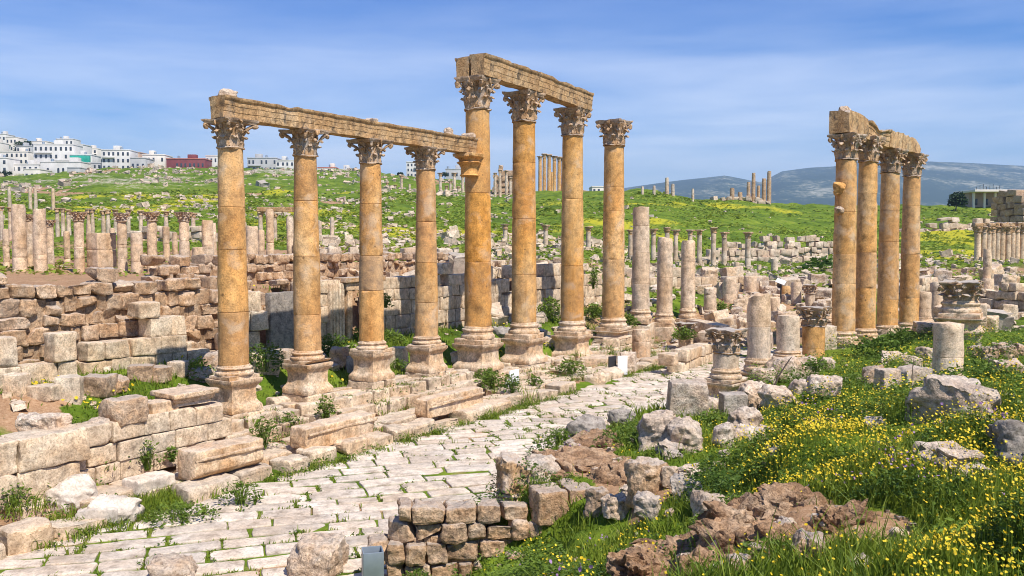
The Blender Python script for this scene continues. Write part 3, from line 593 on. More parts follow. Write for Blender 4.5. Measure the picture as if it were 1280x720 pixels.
# ================================================================ columns
def shaft_mb(h, r0, r1, joints=(), seed=0, amp=.012, n=44, broken=0, pitch=.1):
    zs = list(np.linspace(0, h, max(8, int(h / pitch))))
    prof = []
    for z in sorted(zs + [j + d for j in joints for d in (-.016, -.006, .006, .016)]):
        t = z / h; r = r0 + (r1 - r0) * (t ** 1.6)
        for j in joints:
            if abs(z - j) < .008: r -= .014
        prof.append((r, z))
    m = MB(); lathe(m, prof, n, (0, 0, 0), 0, cap=True)
    V = m.V[0]; dr_ = np.random.default_rng(int(seed) + 77); nd = len(joints) + 1; kd = np.searchsorted(np.array(sorted(joints)), V[:, 2]) if len(joints) else np.zeros(len(V), int)
    m.A[0] = np.stack([dr_.uniform(-.28, .28, nd), np.clip(dr_.normal(.03, .10, nd), 0, .3), np.clip(dr_.normal(0, .15, nd), 0, .35)], -1)[kd]
    V = m.V[0]; r = np.hypot(V[:, 0], V[:, 1]) + 1e-6
    d = amp * fbm(V * 2.2 + seed, seed, 3)
    for j in joints:   # chipped drum edges
        wj = np.exp(-((V[:, 2] - j) / .06) ** 2); d = d - .07 * wj * np.clip(fbm(V * 3.0 + seed + j, seed + 5, 2) - .35, 0, 1)
    ch = np.clip(fbm(V * 1.1 + seed * 1.7, seed + 9, 2) - .75, 0, 1); d = d - .12 * ch
    body = r > .02
    V[body, :2] *= (1 + d[body] / r[body])[:, None]
    if broken:
        tt = sm(h - broken * 1.5, h, V[:, 2]); V[:, 2] += tt * broken * fbm(np.stack([V[:, 0] * 1.6, V[:, 1] * 1.6, 0 * r + seed], -1), seed + 2, 2)
        tr = tt * (V[:, 2] > h - broken * .7); V[:, :2] *= (1 - .12 * tr * (noise(V * 2 + seed, seed) + .6))[:, None]
    return m
def base_mb(r, h, seed=0, plinth=True, n=44):
    pr = [(1.36, 0), (1.40, .06), (1.42, .16), (1.40, .27), (1.34, .33), (1.22, .36), (1.18, .45), (1.16, .52), (1.19, .58), (1.25, .61), (1.29, .68), (1.27, .77), (1.2, .81), (1.1, .83), (1.08, .92), (1.02, 1.0)]
    m = MB(); ph = .28 * h if plinth else 0; pr = [(1 + (a - 1) * .62, b) for a, b in pr]
    lathe(m, [(a * r, ph + b * (h - ph)) for a, b in pr], n, (0, 0, 0), .028, 2.4, seed)
    if plinth: block(m, (0, 0, ph / 2), (2.5 * r, 2.5 * r, ph + .01), 0, .03, .025, 2, g=G9, seed=seed)
    return m
def sq_lathe(mb, prof, seed=0, amp=.02):
    """square moulded pedestal: profile of half-widths"""
    rings = []; n = 10
    e = np.linspace(-1, 1, n, endpoint=False); ring = np.concatenate([np.stack([e, -1 + 0 * e], -1), np.stack([1 + 0 * e, e], -1), np.stack([-e, 1 + 0 * e], -1), np.stack([-1 + 0 * e, -e], -1)])
    k = len(ring); V = np.concatenate([np.concatenate([ring * a, np.full((k, 1), z)], 1) for a, z in prof])
    rr = np.abs(V[:, :2]).max(1, keepdims=True); nn = fbm(V * 2.3 + seed * 2.1, seed, 3)[:, None]
    corner = (np.abs(V[:, :2]).min(1, keepdims=True) / rr) ** 6
    V[:, :2] *= 1 + (amp * nn - .05 * corner * np.clip(.2 + nn, 0, 1)) / rr
    i = np.arange(len(prof) - 1)[:, None] * k; j = np.arange(k)[None]; j2 = (j + 1) % k
    V = np.concatenate([V, [(0, 0, prof[-1][1])], [(0, 0, prof[0][1])]]); b = (len(prof) - 1) * k; j1 = np.arange(k); t = len(prof) * k
    mb.add(V, [np.stack([i + j, i + j2, i + k + j2, i + k + j], -1).reshape(-1, 4), np.stack([b + j1, b + (j1 + 1) % k, np.full(k, t)], -1), np.stack([(j1 + 1) % k, j1, np.full(k, t + 1)], -1)])
def pedestal_mb(r, h, seed=0):
    a = 1.08 * r if r < .45 else 1.14 * r; m = MB()
    pr = [(1.22, 0), (1.24, .06), (1.24, .14), (1.20, .2), (1.12, .25), (1.04, .31), (1.0, .36), (.985, .5), (.98, .68), (1.0, .74), (1.05, .78), (1.13, .83), (1.20, .88), (1.24, .93), (1.24, 1.0)]
    sq_lathe(m, [(a * x, h * z) for x, z in pr], seed, .03); return m
def capital_mb(rb, h, a, seed=0, detail=1):
    """corinthian capital: bell, two rows of leaves, corner scrolls, concave abacus, worn"""
    m = MB(); dk = (-.25, 0, 0)
    lathe(m, [(rb * 1.0, 0), (rb * 1.13, .012), (rb * 1.15, .04), (rb * 1.05, .06), (rb * .97, .075), (rb * .98, .3 * h), (rb * 1.02, .55 * h), (rb * 1.12, .74 * h), (rb * 1.28, .86 * h), (rb * 1.3, .88 * h)], 28, col=dk)
    def leaf(th, z0, hl, w, r0, out, sd):
        nt_, nw = 9, 7; t = np.linspace(0, 1, nt_); V = []
        for tt in t:
            curl = max(0, tt - .62) / .38
            rr = r0 + .05 * rb * math.sin(tt * 2) + out * curl ** 1.4
            zz = z0 + hl * (min(tt, .86) / .86 * .97) - hl * .17 * max(0, (tt - .84) / .16) ** 1.2
            wd = w * (1 - .25 * tt) * (1 - .55 * max(0, tt - .8) / .2) * (1 + .17 * math.sin(tt * 22))
            for q in np.linspace(-1, 1, nw):
                V.append((rr - abs(q) * .055 * rb + (.03 * rb if abs(q) < .2 else 0) + .02 * rb * math.cos(q * 9), q * wd, zz - abs(q) * hl * .06 * tt))
        V = np.array(V); B = V - np.array([.13 * rb, 0, .0]); n0 = len(V); i = np.arange(nt_ - 1)[:, None] * nw; j = np.arange(nw - 1)[None]
        Fq = np.stack([i + j, i + j + 1, i + nw + j + 1, i + nw + j], -1).reshape(-1, 4); bd = list(range(nw)) + [k * nw + nw - 1 for k in range(1, nt_)] + [(nt_ - 1) * nw + k for k in range(nw - 2, -1, -1)] + [k * nw for k in range(nt_ - 2, 0, -1)]
        bd = np.array(bd); side = np.stack([bd, bd + n0, np.roll(bd, -1) + n0, np.roll(bd, -1)], -1)
        VV = np.concatenate([V, B]); c, s = math.cos(th), math.sin(th); VV = VV @ np.array([[c, s, 0], [-s, c, 0], [0, 0, 1]])
        m.add(VV, [Fq, Fq[:, ::-1] + n0, side], (rng.uniform(-.2, .3), abs(rng.normal(0, .2)), 0))
    for k in range(8): leaf(k * math.pi / 4 + math.pi / 8, .07 * h, .38 * h, .36 * rb, rb * 1.05, .40 * rb, k)
    for k in range(8): leaf(k * math.pi / 4, .12 * h, .58 * h, .36 * rb, rb * 1.02, .52 * rb, k + 9)
    for k in range(4):
        th = math.pi / 4 + k * math.pi / 2; e = np.array([math.cos(th), math.sin(th), 0]); R = a * 1.17; pts = []
        for t in np.linspace(0, 1, 7): pts.append(e * (rb * 1.05 + (R - rb * 1.05) * t ** 1.3) + np.array([0, 0, h * (.50 + .34 * t ** .8)]))
        c0 = pts[-1] + np.array([0, 0, -.07 * h])
        for q in np.linspace(0, 4.6, 11)[1:]: pts.append(c0 + (.07 * h) * (1 - q / 6.5) * (e * math.sin(q) + np.array([0, 0, math.cos(q)])))
        tube(m, pts, np.concatenate([np.linspace(.09, .13, 7), np.full(10, .12)]) * rb * 1.25, 7, (rng.uniform(-.1, .3), .1, 0))
        for sg in (-1, 1):   # inner scrolls
            t2 = th + sg * .52; e2 = np.array([math.cos(t2), math.sin(t2), 0]); pts = []
            for t in np.linspace(0, 1, 5): pts.append(e2 * rb * (1.06 + .2 * t) + np.array([0, 0, h * (.52 + .27 * t)]))
            c1 = pts[-1] - np.array([0, 0, .05 * h]); tg = np.array([-e2[1], e2[0], 0]) * sg
            for q in np.linspace(0, 4, 8)[1:]: pts.append(c1 + .05 * h * (tg * math.sin(q) + np.array([0, 0, math.cos(q)])))
            tube(m, pts, .055 * rb * 1.2, 6, (0, .1, 0))
    ring = []; ns = 9
    for k in range(4):
        th = k * math.pi / 2
        for t in np.linspace(-.9, .9, ns):
            dpt = a * (1.0 - .2 * (1 - (t / .9) ** 2)); p = np.array([dpt, t * a]); c, s = math.cos(th), math.sin(th); ring.append((p[0] * c - p[1] * s, p[0] * s + p[1] * c))
    ring = np.array(ring); kk = len(ring); pr = [(.93, .855), (.96, .90), (1.02, .93), (1.04, .95), (1.04, 1.0)]
    V = np.concatenate([np.concatenate([ring * q, np.full((kk, 1), z * h)], 1) for q, z in pr] + [np.array([[0, 0, h], [0, 0, .855 * h]])])
    i = np.arange(len(pr) - 1)[:, None] * kk; j = np.arange(kk)[None]; j2 = (j + 1) % kk; j1 = np.arange(kk); b = (len(pr) - 1) * kk; t = len(pr) * kk
    m.add(V, [np.stack([i + j, i + j2, i + kk + j2, i + kk + j], -1).reshape(-1, 4), np.stack([b + j1, b + (j1 + 1) % kk, np.full(kk, t)], -1), np.stack([(j1 + 1) % kk, j1, np.full(kk, t + 1)], -1)], (.05, .3, 0))
    for k in range(4):
        th = k * math.pi / 2; block(m, (a * .86 * math.cos(th), a * .86 * math.sin(th), h * .9), (.2 * rb, .3 * rb, .17 * h), th, .04, .02, 5)
    m.warp(.03 * rb / .3, 4.5, seed); m.warp(.012, 14, seed + 50)
    return m
def lump(mb, c, size, seed, amp=.18, freq=1.4, col=(0, 0, 0), rz=0, g=G14, tilt=(0, 0), flatc=None, r=.35):
    V, Fq = cube_tpl(g); h = np.asarray(size, float) / 2; rr = h.min() * r * 2
    Pp = V * h; inner = np.clip(Pp, -(h - rr), h - rr); d = Pp - inner; l = np.linalg.norm(d, axis=1, keepdims=True); l[l == 0] = 1; nrm = d / l; Q = inner + nrm * rr
    sz = float(np.mean(size)); nz = fbm(Q / sz * freq * 2 + seed * 7.7, seed, 4)
    q = Q / np.linalg.norm(Q, axis=1, keepdims=True)
    Q = Q * (1 + amp * nz)[:, None]
    lr = np.random.default_rng(seed)
    for k in range(7):   # a few flat broken faces
        nn = lr.normal(size=3); nn /= np.linalg.norm(nn); dd = (np.abs(nn) * h).sum() * lr.uniform(.48, .72); e = Q @ nn - dd; Q = Q - np.outer(np.clip(e, 0, None) * .8, nn)
    Q = Q + nrm * (.05 * sz * fbm(Q / sz * 6, seed + 3, 3) - .05 * sz * np.clip(fbm(Q / sz * 4 + 5, seed + 6, 2) - .2, 0, 1))[:, None]
    Q = Q @ rot3(tilt[0], tilt[1], rz).T + np.asarray(c); mb.add(Q, Fq, col)
SHORT, TALL, RIGHTC = 'short honey columns joined by one long beam', 'tall honey columns by the street', 'cluster of four tall columns on the right'
m = bank([(1.25, 15.3, 1.5, .9, .75, .2, 1), (2.0, 14.5, 1.2, .8, .6, -.3, 2), (1.5, 16.4, 1.0, .7, .5, .5, 4), (.75, 14.95, .7, .45, .4, 0, 5)])
for a, c, z_, sd, rz in LUMPS: lump(a, c, z_, sd, .3, 3.0, rz=rz, g=G24, r=.3)
tag(m.build('earth_bank', M['soil']), kind='structure'); LUMPS.clear()
m = bank([(1.75, 8.75, 1.1, .5, .55, .35, 11), (2.3, 8.45, .95, .5, .6, .3, 12), (2.75, 8.35, .8, .45, .5, -.1, 13), (1.3, 8.3, .7, .45, .4, .5, 14), (2.1, 8.0, .8, .5, .3, .1, 15), (1.7, 7.75, .8, .4, .45, .3, 16), (2.5, 7.7, .8, .4, .45, -.2, 17), (1.2, 7.9, .6, .35, .35, .4, 18), (2.05, 7.35, .7, .35, .3, .1, 19), (2.95, 7.8, .5, .35, .4, .1, 20)])
for a, c, z_, sd, rz in LUMPS: lump(a, c, z_, sd, .34, 3.2, rz=rz, g=G24, r=.3)
tag(m.build('earth_bank', M['soil']), kind='structure')
def column(xyz, r, H_, hb, hp, hc, label, group=None, rz=ANG, joints=None, seed=0, foot=0, mat='shaft', capital=True, plinth=True, taper=.8, broken=0, cap_a=1.32, bot=None):
    """xyz: centre of the shaft's foot. hb base, hp pedestal, foot = masonry footing under it"""
    x, y, z = xyz; zb = z - hb - hp - foot
    t = empty('column', (x, y, zb), rz, label, 'column', group)
    if foot:
        m = MB(); a = r * 1.36
        for k in range(max(1, int(round(foot / .4)))):
            n = max(1, int(round(foot / .4))); hh = foot / n
            for q in (-1, 1): block(m, (q * a * .5 + rng.normal(0, .02), rng.normal(0, .02), hh * (k + .5)), (a * .99, 2 * a * rng.uniform(.96, 1.08), hh - .01), 0, .04, .03, 2.2, col=pc(), g=G9)
        m.build('footing', M['ashlar'], t)
    if hp: pedestal_mb(r, hp, seed).build('pedestal', M['base'], t, loc=(0, 0, foot))
    if hb: base_mb(r, hb, seed + 3, plinth).build('base', M['base'], t, loc=(0, 0, foot + hp))
    hs = H_ - (hc if capital else 0)
    if joints is None: joints = sorted(hs * f for f in rng.uniform([.16, .42, .68], [.3, .56, .85]))
    sh = shaft_mb(hs, r, r * taper, joints, seed, broken=broken).build('shaft', M[mat], t, loc=(0, 0, foot + hp + hb)); sh.rotation_euler.z = seed
    if capital: capital_mb(r * taper, hc, r * cap_a, seed).build('capital', M['capital'], t, loc=(0, 0, foot + hp + hb + hs))
    return t
sc_ = [(0, 150, 455, 290), (2.69, 163, 437, 383), (5.48, 175, 425, 464), (8.3, 185, 419, 533.5)]
desc = ['nearest honey column at the left end of the long beam', 'second honey column from the left under the long beam', 'third honey column from the left under the long beam', 'fourth honey column from the left, last short one before the tall column']
for k, (s, vt, vb, u) in enumerate(sc_):
    c = xy(s, 0); D = c[1]; zt = at(u, vt, D)[2]; zb = at(u, vb, D)[2]
    column((*c, zb), .40, zt - zb, .38, .88, .78, desc[k], SHORT, seed=k + 1, foot=max(.3, zb - 1.26 - .3), taper=.80)
SH_TOP = [at(u, vt, xy(s, 0)[1])[2] for s, vt, vb, u in sc_]
tc_ = [(11.4, 98, 407, 598), (14.66, 116, 402, 655), (18.7, 136, 400, 716), (22.8, 151, 396, 768)]
desc = ['tallest-looking column, where the low long beam meets the high beam', 'tall orange column second under the high beam', 'tall column at the right end of the high beam', 'tall column standing free with a capital but no beam']
for k, (s, vt, vb, u) in enumerate(tc_):
    c = xy(s, 0); D = c[1]; zt = at(u, vt, D)[2]; zb = at(u, vb, D)[2]
    column((*c, zb), .51 if k < 3 else .54, zt - zb, .66, 1.0 if k < 3 else .35, 1.22, desc[k], TALL, mat='shaft_orange' if k < 3 else 'shaft', seed=k + 11, foot=max(.2, zb - .66 - (1.0 if k < 3 else .35) - .3), taper=.87, cap_a=1.24, joints=[(zt - zb - 1.22) * f for f in ((.3, .62), (.24, .52, .8), (.3, .66), (.34, .62, .76))[k]])
TL_TOP = [at(u, vt, xy(s, 0)[1])[2] for s, vt, vb, u in tc_]
rc_ = [(1054, 168, 413, 39.0), (1081, 172, 409.5, 40.8), (1109, 187, 405.5, 43.2), (1136, 193, 402, 45.2)]
desc = ['right cluster column nearest the camera with a broken bracket on its shaft', 'pitted second column of the right cluster, half hidden behind the first', 'third column of the right cluster counting from the left', 'fourth and farthest column of the right cluster beside the meadow']
RA = math.atan2(6.0, 5.6)
RC = []
for k, (u, vt, vb, D) in enumerate(rc_):
    a, b = at(u, vt, D), at(u, vb, D); RC.append(a)
    column((b[0], b[1], b[2]), (.50, .47, .49, .47)[k], a[2] - b[2], .55, .28, 1.15, desc[k], RIGHTC, rz=RA, seed=k + 21, foot=.5, taper=.86, cap_a=1.24, plinth=True)
# bracket stones on shafts
o = MB(); lump(o, (0, 0, 0), (.5, .45, .55), 5, .14); c = at(1050, 236, 38.6); tag(o.build('bracket_stone', M['shaft'], loc=(c[0] - .1, c[1] - .1, c[2])), 'broken bracket jutting from the shaft of the nearest right column', 'bracket')
o = MB(); lump(o, (0, 0, 0), (.4, .35, .28), 8, .2); c = at(1049, 263, 38.6); tag(o.build('bracket_stone', M['capital'], loc=(c[0], c[1], c[2])), 'dark broken socket below the bracket of the nearest right column', 'bracket')
# capital-like bracket under the end of the low beam
c = xy(11.4 - .62, .05); zt = SH_TOP[3]
t = empty('bracket_capital', (*c, zt - .82), ANG, 'half capital attached to the tall column carrying the end of the low beam', 'capital')
m = MB(); lathe(m, [(.3, 0), (.34, .03), (.3, .07), (.3, .3), (.36, .42), (.46, .5), (.36, .55), (.4, .64), (.52, .7), (.53, .8)], 26, amp=.03, seed=4); m.build('bell', M['shaft'], t); bx('abacus', (0, 0, .77), (.85, .9, .12), t, 'shaft', .02, .02)
# ---------------------------------------------------------------- beams
def beam(label, s0, s1, p0, th, z0, z1, h, seed, parent=None, name='architrave_beam', group=None, A=None, B=None, prof=True, nick=0, amp=.02, taper=None):
    A = xy(s0, p0) if A is None else np.asarray(A)[:2]; B = xy(s1, p0) if B is None else np.asarray(B)[:2]; Lg = np.linalg.norm(B - A); mid = (A + B) / 2; zc = (z0 + z1) / 2
    fas = [(.0, 1.0 if not prof else .90), (.30, .90), (.31, .94), (.58, .94), (.59, .98), (.80, .98), (.82, 1.06), (.90, 1.16), (1.0, 1.16)] if prof else [(0, .98), (.3, 1), (.7, 1.0), (1, .97)]
    nx = max(8, int(Lg / .12)); xs = np.linspace(-Lg / 2, Lg / 2, nx); ring = [(w_ * th / 2 * s, z * h) for s, seq in ((-1, fas), (1, fas[::-1])) for z, w_ in seq]
    full = []
    for (ya, za), (yb, zb) in zip(ring, ring[1:] + ring[:1]):
        n = max(1, int(round(math.hypot(yb - ya, zb - za) / .13)))
        for q in range(n): full.append((ya + (yb - ya) * q / n, za + (zb - za) * q / n))
    k = len(full); V = np.array([(x, y, z) for x in xs for y, z in full])
    e = fbm(V * 2.4 + seed * 5, seed, 3); V[:, 1] *= 1 + amp * .8 * e / (th / 2); V[:, 2] += amp * fbm(V * 2 + 9 + seed, seed + 4, 3)
    top = sm(h * .7, h, V[:, 2]); V[:, 2] -= top * np.clip(fbm(V * 1.5 + seed, seed + 8, 3) - .1, 0, 1) * (.08 + nick)
    if taper: tp = np.interp(V[:, 0] / Lg + .5, *taper); V[:, 2] = V[:, 2] * (1 - (1 - tp) * sm(0, h * .4, V[:, 2]))
    V[:, 0] += .03 * e * (np.abs(V[:, 0]) > Lg / 2 - .05)
    i = np.arange(nx - 1)[:, None] * k; j = np.arange(k)[None]; j2 = (j + 1) % k; j1 = np.arange(k)
    V = np.concatenate([V, [(-Lg / 2, 0, h / 2), (Lg / 2, 0, h / 2)]])
    m = MB(); b = (nx - 1) * k; t = nx * k
    m.add(V, [np.stack([i + j, i + k + j, i + k + j2, i + j2], -1).reshape(-1, 4), np.stack([(j1 + 1) % k, np.full(k, t), j1], -1), np.stack([b + j1, np.full(k, t + 1), b + (j1 + 1) % k], -1)], (rng.uniform(-.15, .15), 0, max(0, rng.normal(.05, .08))))
    o = m.build(name, M['beam'], parent, loc=(mid[0], mid[1], zc)); o.rotation_euler = (0, -math.atan2(z1 - z0, Lg), math.atan2(B[1] - A[1], B[0] - A[0]))
    if parent is None: tag(o, label, 'beam', group)
    return o
lb = [(-.42, 2.75, 'left end block of the long low beam, resting on the two nearest columns', 0, 1), (2.75, 5.52, 'second block of the long low beam, between second and third short columns', 1, 2), (5.52, 8.32, 'third block of the long low beam, between third and fourth short columns', 2, 3), (8.32, 10.95, 'right end block of the long low beam, touching the tall column', 3, 3)]
for k, (a, b, lab, i, j) in enumerate(lb): beam(lab, a + .012, b - .012, 0, .58, SH_TOP[i] + .01, SH_TOP[j] + .01, .56, k + 1, group='blocks of the long low beam')
m = MB(); lump(m, (0, 0, 0), (.42, .4, .3), 3, .15); c = xy(-.05, 0); tag(m.build('loose_stone', M['rock'], loc=(*c, SH_TOP[0] + .66)), 'small rough stone perched on the left end of the long low beam', 'stone')
m = MB(); lump(m, (0, 0, 0), (.5, .3, .14), 6, .15); c = xy(5.5, 0); tag(m.build('loose_stone', M['rock'], loc=(*c, SH_TOP[2] + .6)), 'thin flat stone lying on top of the long low beam above third column', 'stone')
m = MB(); lump(m, (0, 0, 0), (.34, .3, .3), 7, .1); c = xy(9.6, 0); tag(m.build('loose_stone', M['rock'], loc=(*c, SH_TOP[3] + .68)), 'round stone on the right part of the long low beam', 'stone')
m = MB(); lump(m, (0, 0, 0), (.5, .4, .22), 9, .1); c = xy(10.7, .1); tag(m.build('loose_stone', M['rock'], loc=(*c, SH_TOP[3] + .64)), 'pale flat stone at the end of the low beam against the tall column', 'stone')
hb = [(10.9, 14.75, 'nearer block of the high beam over the tall columns', 0, 1), (14.75, 19.35, 'farther block of the high beam ending over the third tall column', 1, 2)]
for k, (a, b, lab, i, j) in enumerate(hb): beam(lab, a + .015, b - .015, .33, .62, TL_TOP[i] + .01, TL_TOP[j] + (.01 if k == 0 else -.06), .78, k + 31, group='blocks of the high beam')
beam('short stub of a second beam behind the end of the high beam', 10.95, 12.0, -.36, .62, TL_TOP[0] + .01, TL_TOP[0] + .01, .74, 37, group='blocks of the high beam', nick=.1)
rb = [(-.5, 1.75, 'left end block of the crumbling beam over the right cluster', 0, 1.55, ((0, .5, 1), (1.0, 1.0, .92))), (1.75, 4.5, 'broken middle block of the beam over the right cluster', 1.55, 2.55, ((0, .2, .45, .6, 1), (.98, .95, .62, .8, .92))), (4.5, 8.75, 'right end block of the beam over the right cluster, worn round at its end', 2.55, 3, ((0, .5, .85, 1), (1, .98, .85, .55)))]
e1, e4 = RC[0][:2], RC[3][:2]; dr = (e4 - e1) / np.linalg.norm(e4 - e1)
zi = lambda f: np.interp(f, range(4), [a[2] for a in RC])
for k, (a, b, lab, i, j, tp) in enumerate(rb): beam(lab, 0, 0, 0, .9, zi(i) + .01, zi(j) + .01, .98 - .08 * k, k + 41, A=e1 + dr * (a + .012), B=e1 + dr * (b - .012), group='blocks of the right beam', nick=.14, amp=.035, taper=tp, prof=k == 1)
m = MB(); lump(m, (0, 0, 0), (.5, .4, .3), 13, .15); c = e1 + dr * .1; tag(m.build('loose_stone', M['rock'], loc=(*c, RC[0][2] + 1.08)), 'small stone perched on the left end of the crumbling right beam', 'stone')
# ================================================================ broken columns and stumps
def stub(u, vt, vb, wpx, D, label, style='', mat='shaft_pale', group=None, seed=None, rz=None, broken=.08, sink=.25, cat='column stump', name='column_stump', joints=None, n=32, bh=None):
    """style letters: b moulded base, p pedestal, c carved capital on top, s square pier"""
    seed = int(rng.integers(900)) if seed is None else seed
    a, b = at(u, vt, D), at(u, vb, D); r = wpx / 2 * D / F; x, y = b[0], b[1] + r * .3; z0, z1 = b[2], a[2]
    g = hz(x, y); rz = ANG + rng.uniform(-.2, .2) if rz is None else rz
    t = empty(name, (x, y, z0), rz, label, cat, group); h = z1 - z0; low = -max(sink, z0 - g + .15)
    z = 0
    if 'p' in style:
        hp = min(h * .30, 1.6 * r); pedestal_mb(r, hp, seed).build('pedestal', M['base'], t); m = MB(); block(m, (0, 0, low / 2), (2.5 * r, 2.5 * r, -low), 0, .03, .03, 2); m.build('footing', M['ashlar'], t); z = hp
    if 'b' in style:
        hb = bh or min(h * .35, 1.15 * r); base_mb(r, hb, seed, True, n).build('base', M['base'], t, loc=(0, 0, z))
        if 'p' not in style: m = MB(); block(m, (0, 0, low / 2), (2.7 * r, 2.7 * r, -low), 0, .03, .03, 2); m.build('footing', M['ashlar'], t)
        z += hb
    hc = min(h * .42, 1.9 * r) if 'c' in style else 0; hs = h - z - hc; z_ = z if style and ('b' in style or 'p' in style) else low
    hs = z1 - z0 - hc - z_
    if 's' in style:
        m = MB(); nb = max(1, int(round(h / (1.5 * r))))
        for k in range(nb): block(m, (0, 0, z_ + hs * (k + .5) / nb), (2 * r, 1.8 * r, hs / nb - .015), 0, .03, .03, 2.5, g=G9, col=pc())
        m.build('pier', M[mat], t)
    else:
        js = joints if joints is not None else [hs * f for f in rng.uniform(.25, .8, max(0, int(hs / (3.2 * r))))]
        shaft_mb(hs, r, r * (.93 if hs > 5 * r else .99), sorted(js), seed, .02, n, broken=0 if 'c' in style else broken, pitch=max(.06, D / 450)).build('shaft', M[mat], t, loc=(0, 0, z_))
    if 'c' in style: capital_mb(r * .96, hc, r * 1.25, seed).build('capital', M['capital'], t, loc=(0, 0, h - hc))
    return t
# along the street, left side beyond the tall columns
stub(801, 260, 404, 22, 45.6, 'tallest broken column made of three drums, beside the free-standing capital column', 'b', 'shaft_pale', joints=[1.3, 2.9, 4.3], seed=4, bh=.75)
stub(802, 413, 459, 23, 40.5, 'single orange drum standing in the rubble in front of the three-drum broken column', '', 'base', seed=5)
stub(831, 298, 408, 20, 48.2, 'broken column with a rough weathered top drum, second beyond the tall columns', 'b', seed=6, bh=.8)
stub(860, 300, 402, 18, 51, 'slim broken column with a dark crack at mid height', 'b', seed=7, bh=.8)
stub(888, 360, 396, 16, 53.5, 'short smooth stump with moulded foot behind the bench wall', 'b', seed=8)
stub(858, 404, 428, 19, 43.5, 'upturned capital fragment lying on the bench wall terrace', 'c', seed=9, name='capital_fragment', cat='capital')
stub(912, 350, 394, 17, 57, 'pale stump on a wide base right of the bench wall', 'b', seed=10)
stub(938, 346, 378, 16, 60, 'tapering pale stump behind the first wide-based stump', '', seed=11)
stub(982, 357, 382, 12, 58, 'small orange stump in the middle rubble', '', 'shaft', seed=12)
stub(995.5, 353, 386, 13, 57, 'small pale stump on a square base right of the orange stump', 'b', seed=13)
stub(1013, 356, 392, 12, 56, 'small stump with rough carved top left of the right cluster', 'bc', seed=14)
stub(968, 372, 400, 15, 54, 'low stump on a wide moulded base near the middle rubble', 'b', seed=15)
stub(1034, 385, 402, 16, 50, 'squat stump half hidden by the nearest right column', 'b', seed=16)
# along the right edge of the street
stub(908, 412, 503, 32, 25.9, 'short stump with carved capital and moulded pedestal standing alone at the street edge', 'pbc', seed=17, sink=.4, rz=RA)
stub(949, 375, 470, 29, 29.2, 'rough pitted column stump with an eroded top on a round moulded base', 'b', seed=18, broken=.25, rz=RA, bh=.62)
stub(986, 395, 448, 28, 34, 'plain cylindrical stump with a ring moulding, right of the rough pitted one', 'b', seed=19, broken=.03, bh=.32)
stub(1018, 384, 442, 27, 34.5, 'smooth tan stump carrying a dark worn capital, left of the right cluster', 'c', 'shaft', seed=20)
stub(1187, 405, 470, 36, 24, 'thick pitted drum standing in the weeds at right', '', seed=21, broken=.05)
stub(1203, 352, 416, 38, 36, 'big dark carved capital set on a wide stepped pedestal at right', 'pbc', 'grey', seed=22, cat='capital', name='capital_on_pedestal')
stub(1155, 365, 403, 19, 46, 'plain stump just right of the right cluster', 'b', seed=23, bh=.3)
stub(1171.5, 353, 401, 17, 47.5, 'taller plain stump behind the plain stump right of the cluster', '', seed=24)
stub(1235, 347, 384, 15, 50, 'thick lower drum of a column in the right ruins', '', seed=25)
stub(1234.5, 311, 349, 10, 50.2, 'thin pinkish upper drum stacked on the thick drum in the right ruins', '', 'shaft_pale', seed=26, sink=0)
stub(1222, 380, 415, 24, 39, 'square block stump right of the big dark capital', 's', seed=27)
stub(1238, 395, 410, 20, 39, 'low pale block at the foot of the square block stump', 's', seed=28)
# behind the colonnade
stub(527, 336, 412, 12, 36.5, 'stump with shade painted grey, on a base behind the fourth short column', 'b', 'grey', seed=29)  # dark grey here is the column's shade painted into the stump
# terrace of pale columns on the left
ter = [(24, 256, 346, 17, '', 'thick plain column at the left end of the terrace row', 50), (37.5, 268, 346, 9, 'c', 'slim column with capital squeezed behind the thick plain column', 53), (50, 261, 346, 16, '', 'thick column with a broken shoulder on the left terrace', 50), (63, 275, 344, 9, 'c', 'slim column with crumbling capital beside the broken-shouldered column', 52), (99, 265, 346, 12.5, 'c', 'pale column with wide dark capital left of the square pier', 50), (126, 291, 346, 26, 's', 'square pier of two stacked blocks on the terrace', 50.5), (153, 266, 346, 12, 'c', 'pale column with capital just right of the square pier', 50), (171, 291, 354, 15, '', 'plain headless stump between two capital columns on the terrace', 49), (190.5, 265, 354, 12.5, 'c', 'pale column with capital right of the headless stump', 49.5), (181, 318, 346, 6, '', 'short thin post behind the headless stump on the terrace', 53), (230.5, 265, 347, 13, 'c', 'pale column with capital near the left beam end', 50), (248, 310, 349, 16, '', 'short white drum stump left of the nearest column', 48.5), (260, 275, 347, 15, '', 'tall plain stump behind the white drum stump', 51), (315, 283, 352, 16, '', 'white two-drum stump right of the nearest column', 48), (267, 279, 345, 8, '', 'slim stump tucked beside the tall plain terrace stump', 52), (338, 262, 344, 10, '', 'slim terrace column left of the second honey column', 53), (363, 270, 345, 9, '', 'slim terrace column just left of the second honey column', 54)]
for k, (u, vt, vb, w_, st, lab, D) in enumerate(ter): stub(u, vt, vb + 4, w_, D, lab, st, 'shaft_pale', 'pale columns on the left terrace', seed=40 + k, n=22, broken=.04 if st else .06, cat='column', name='column')
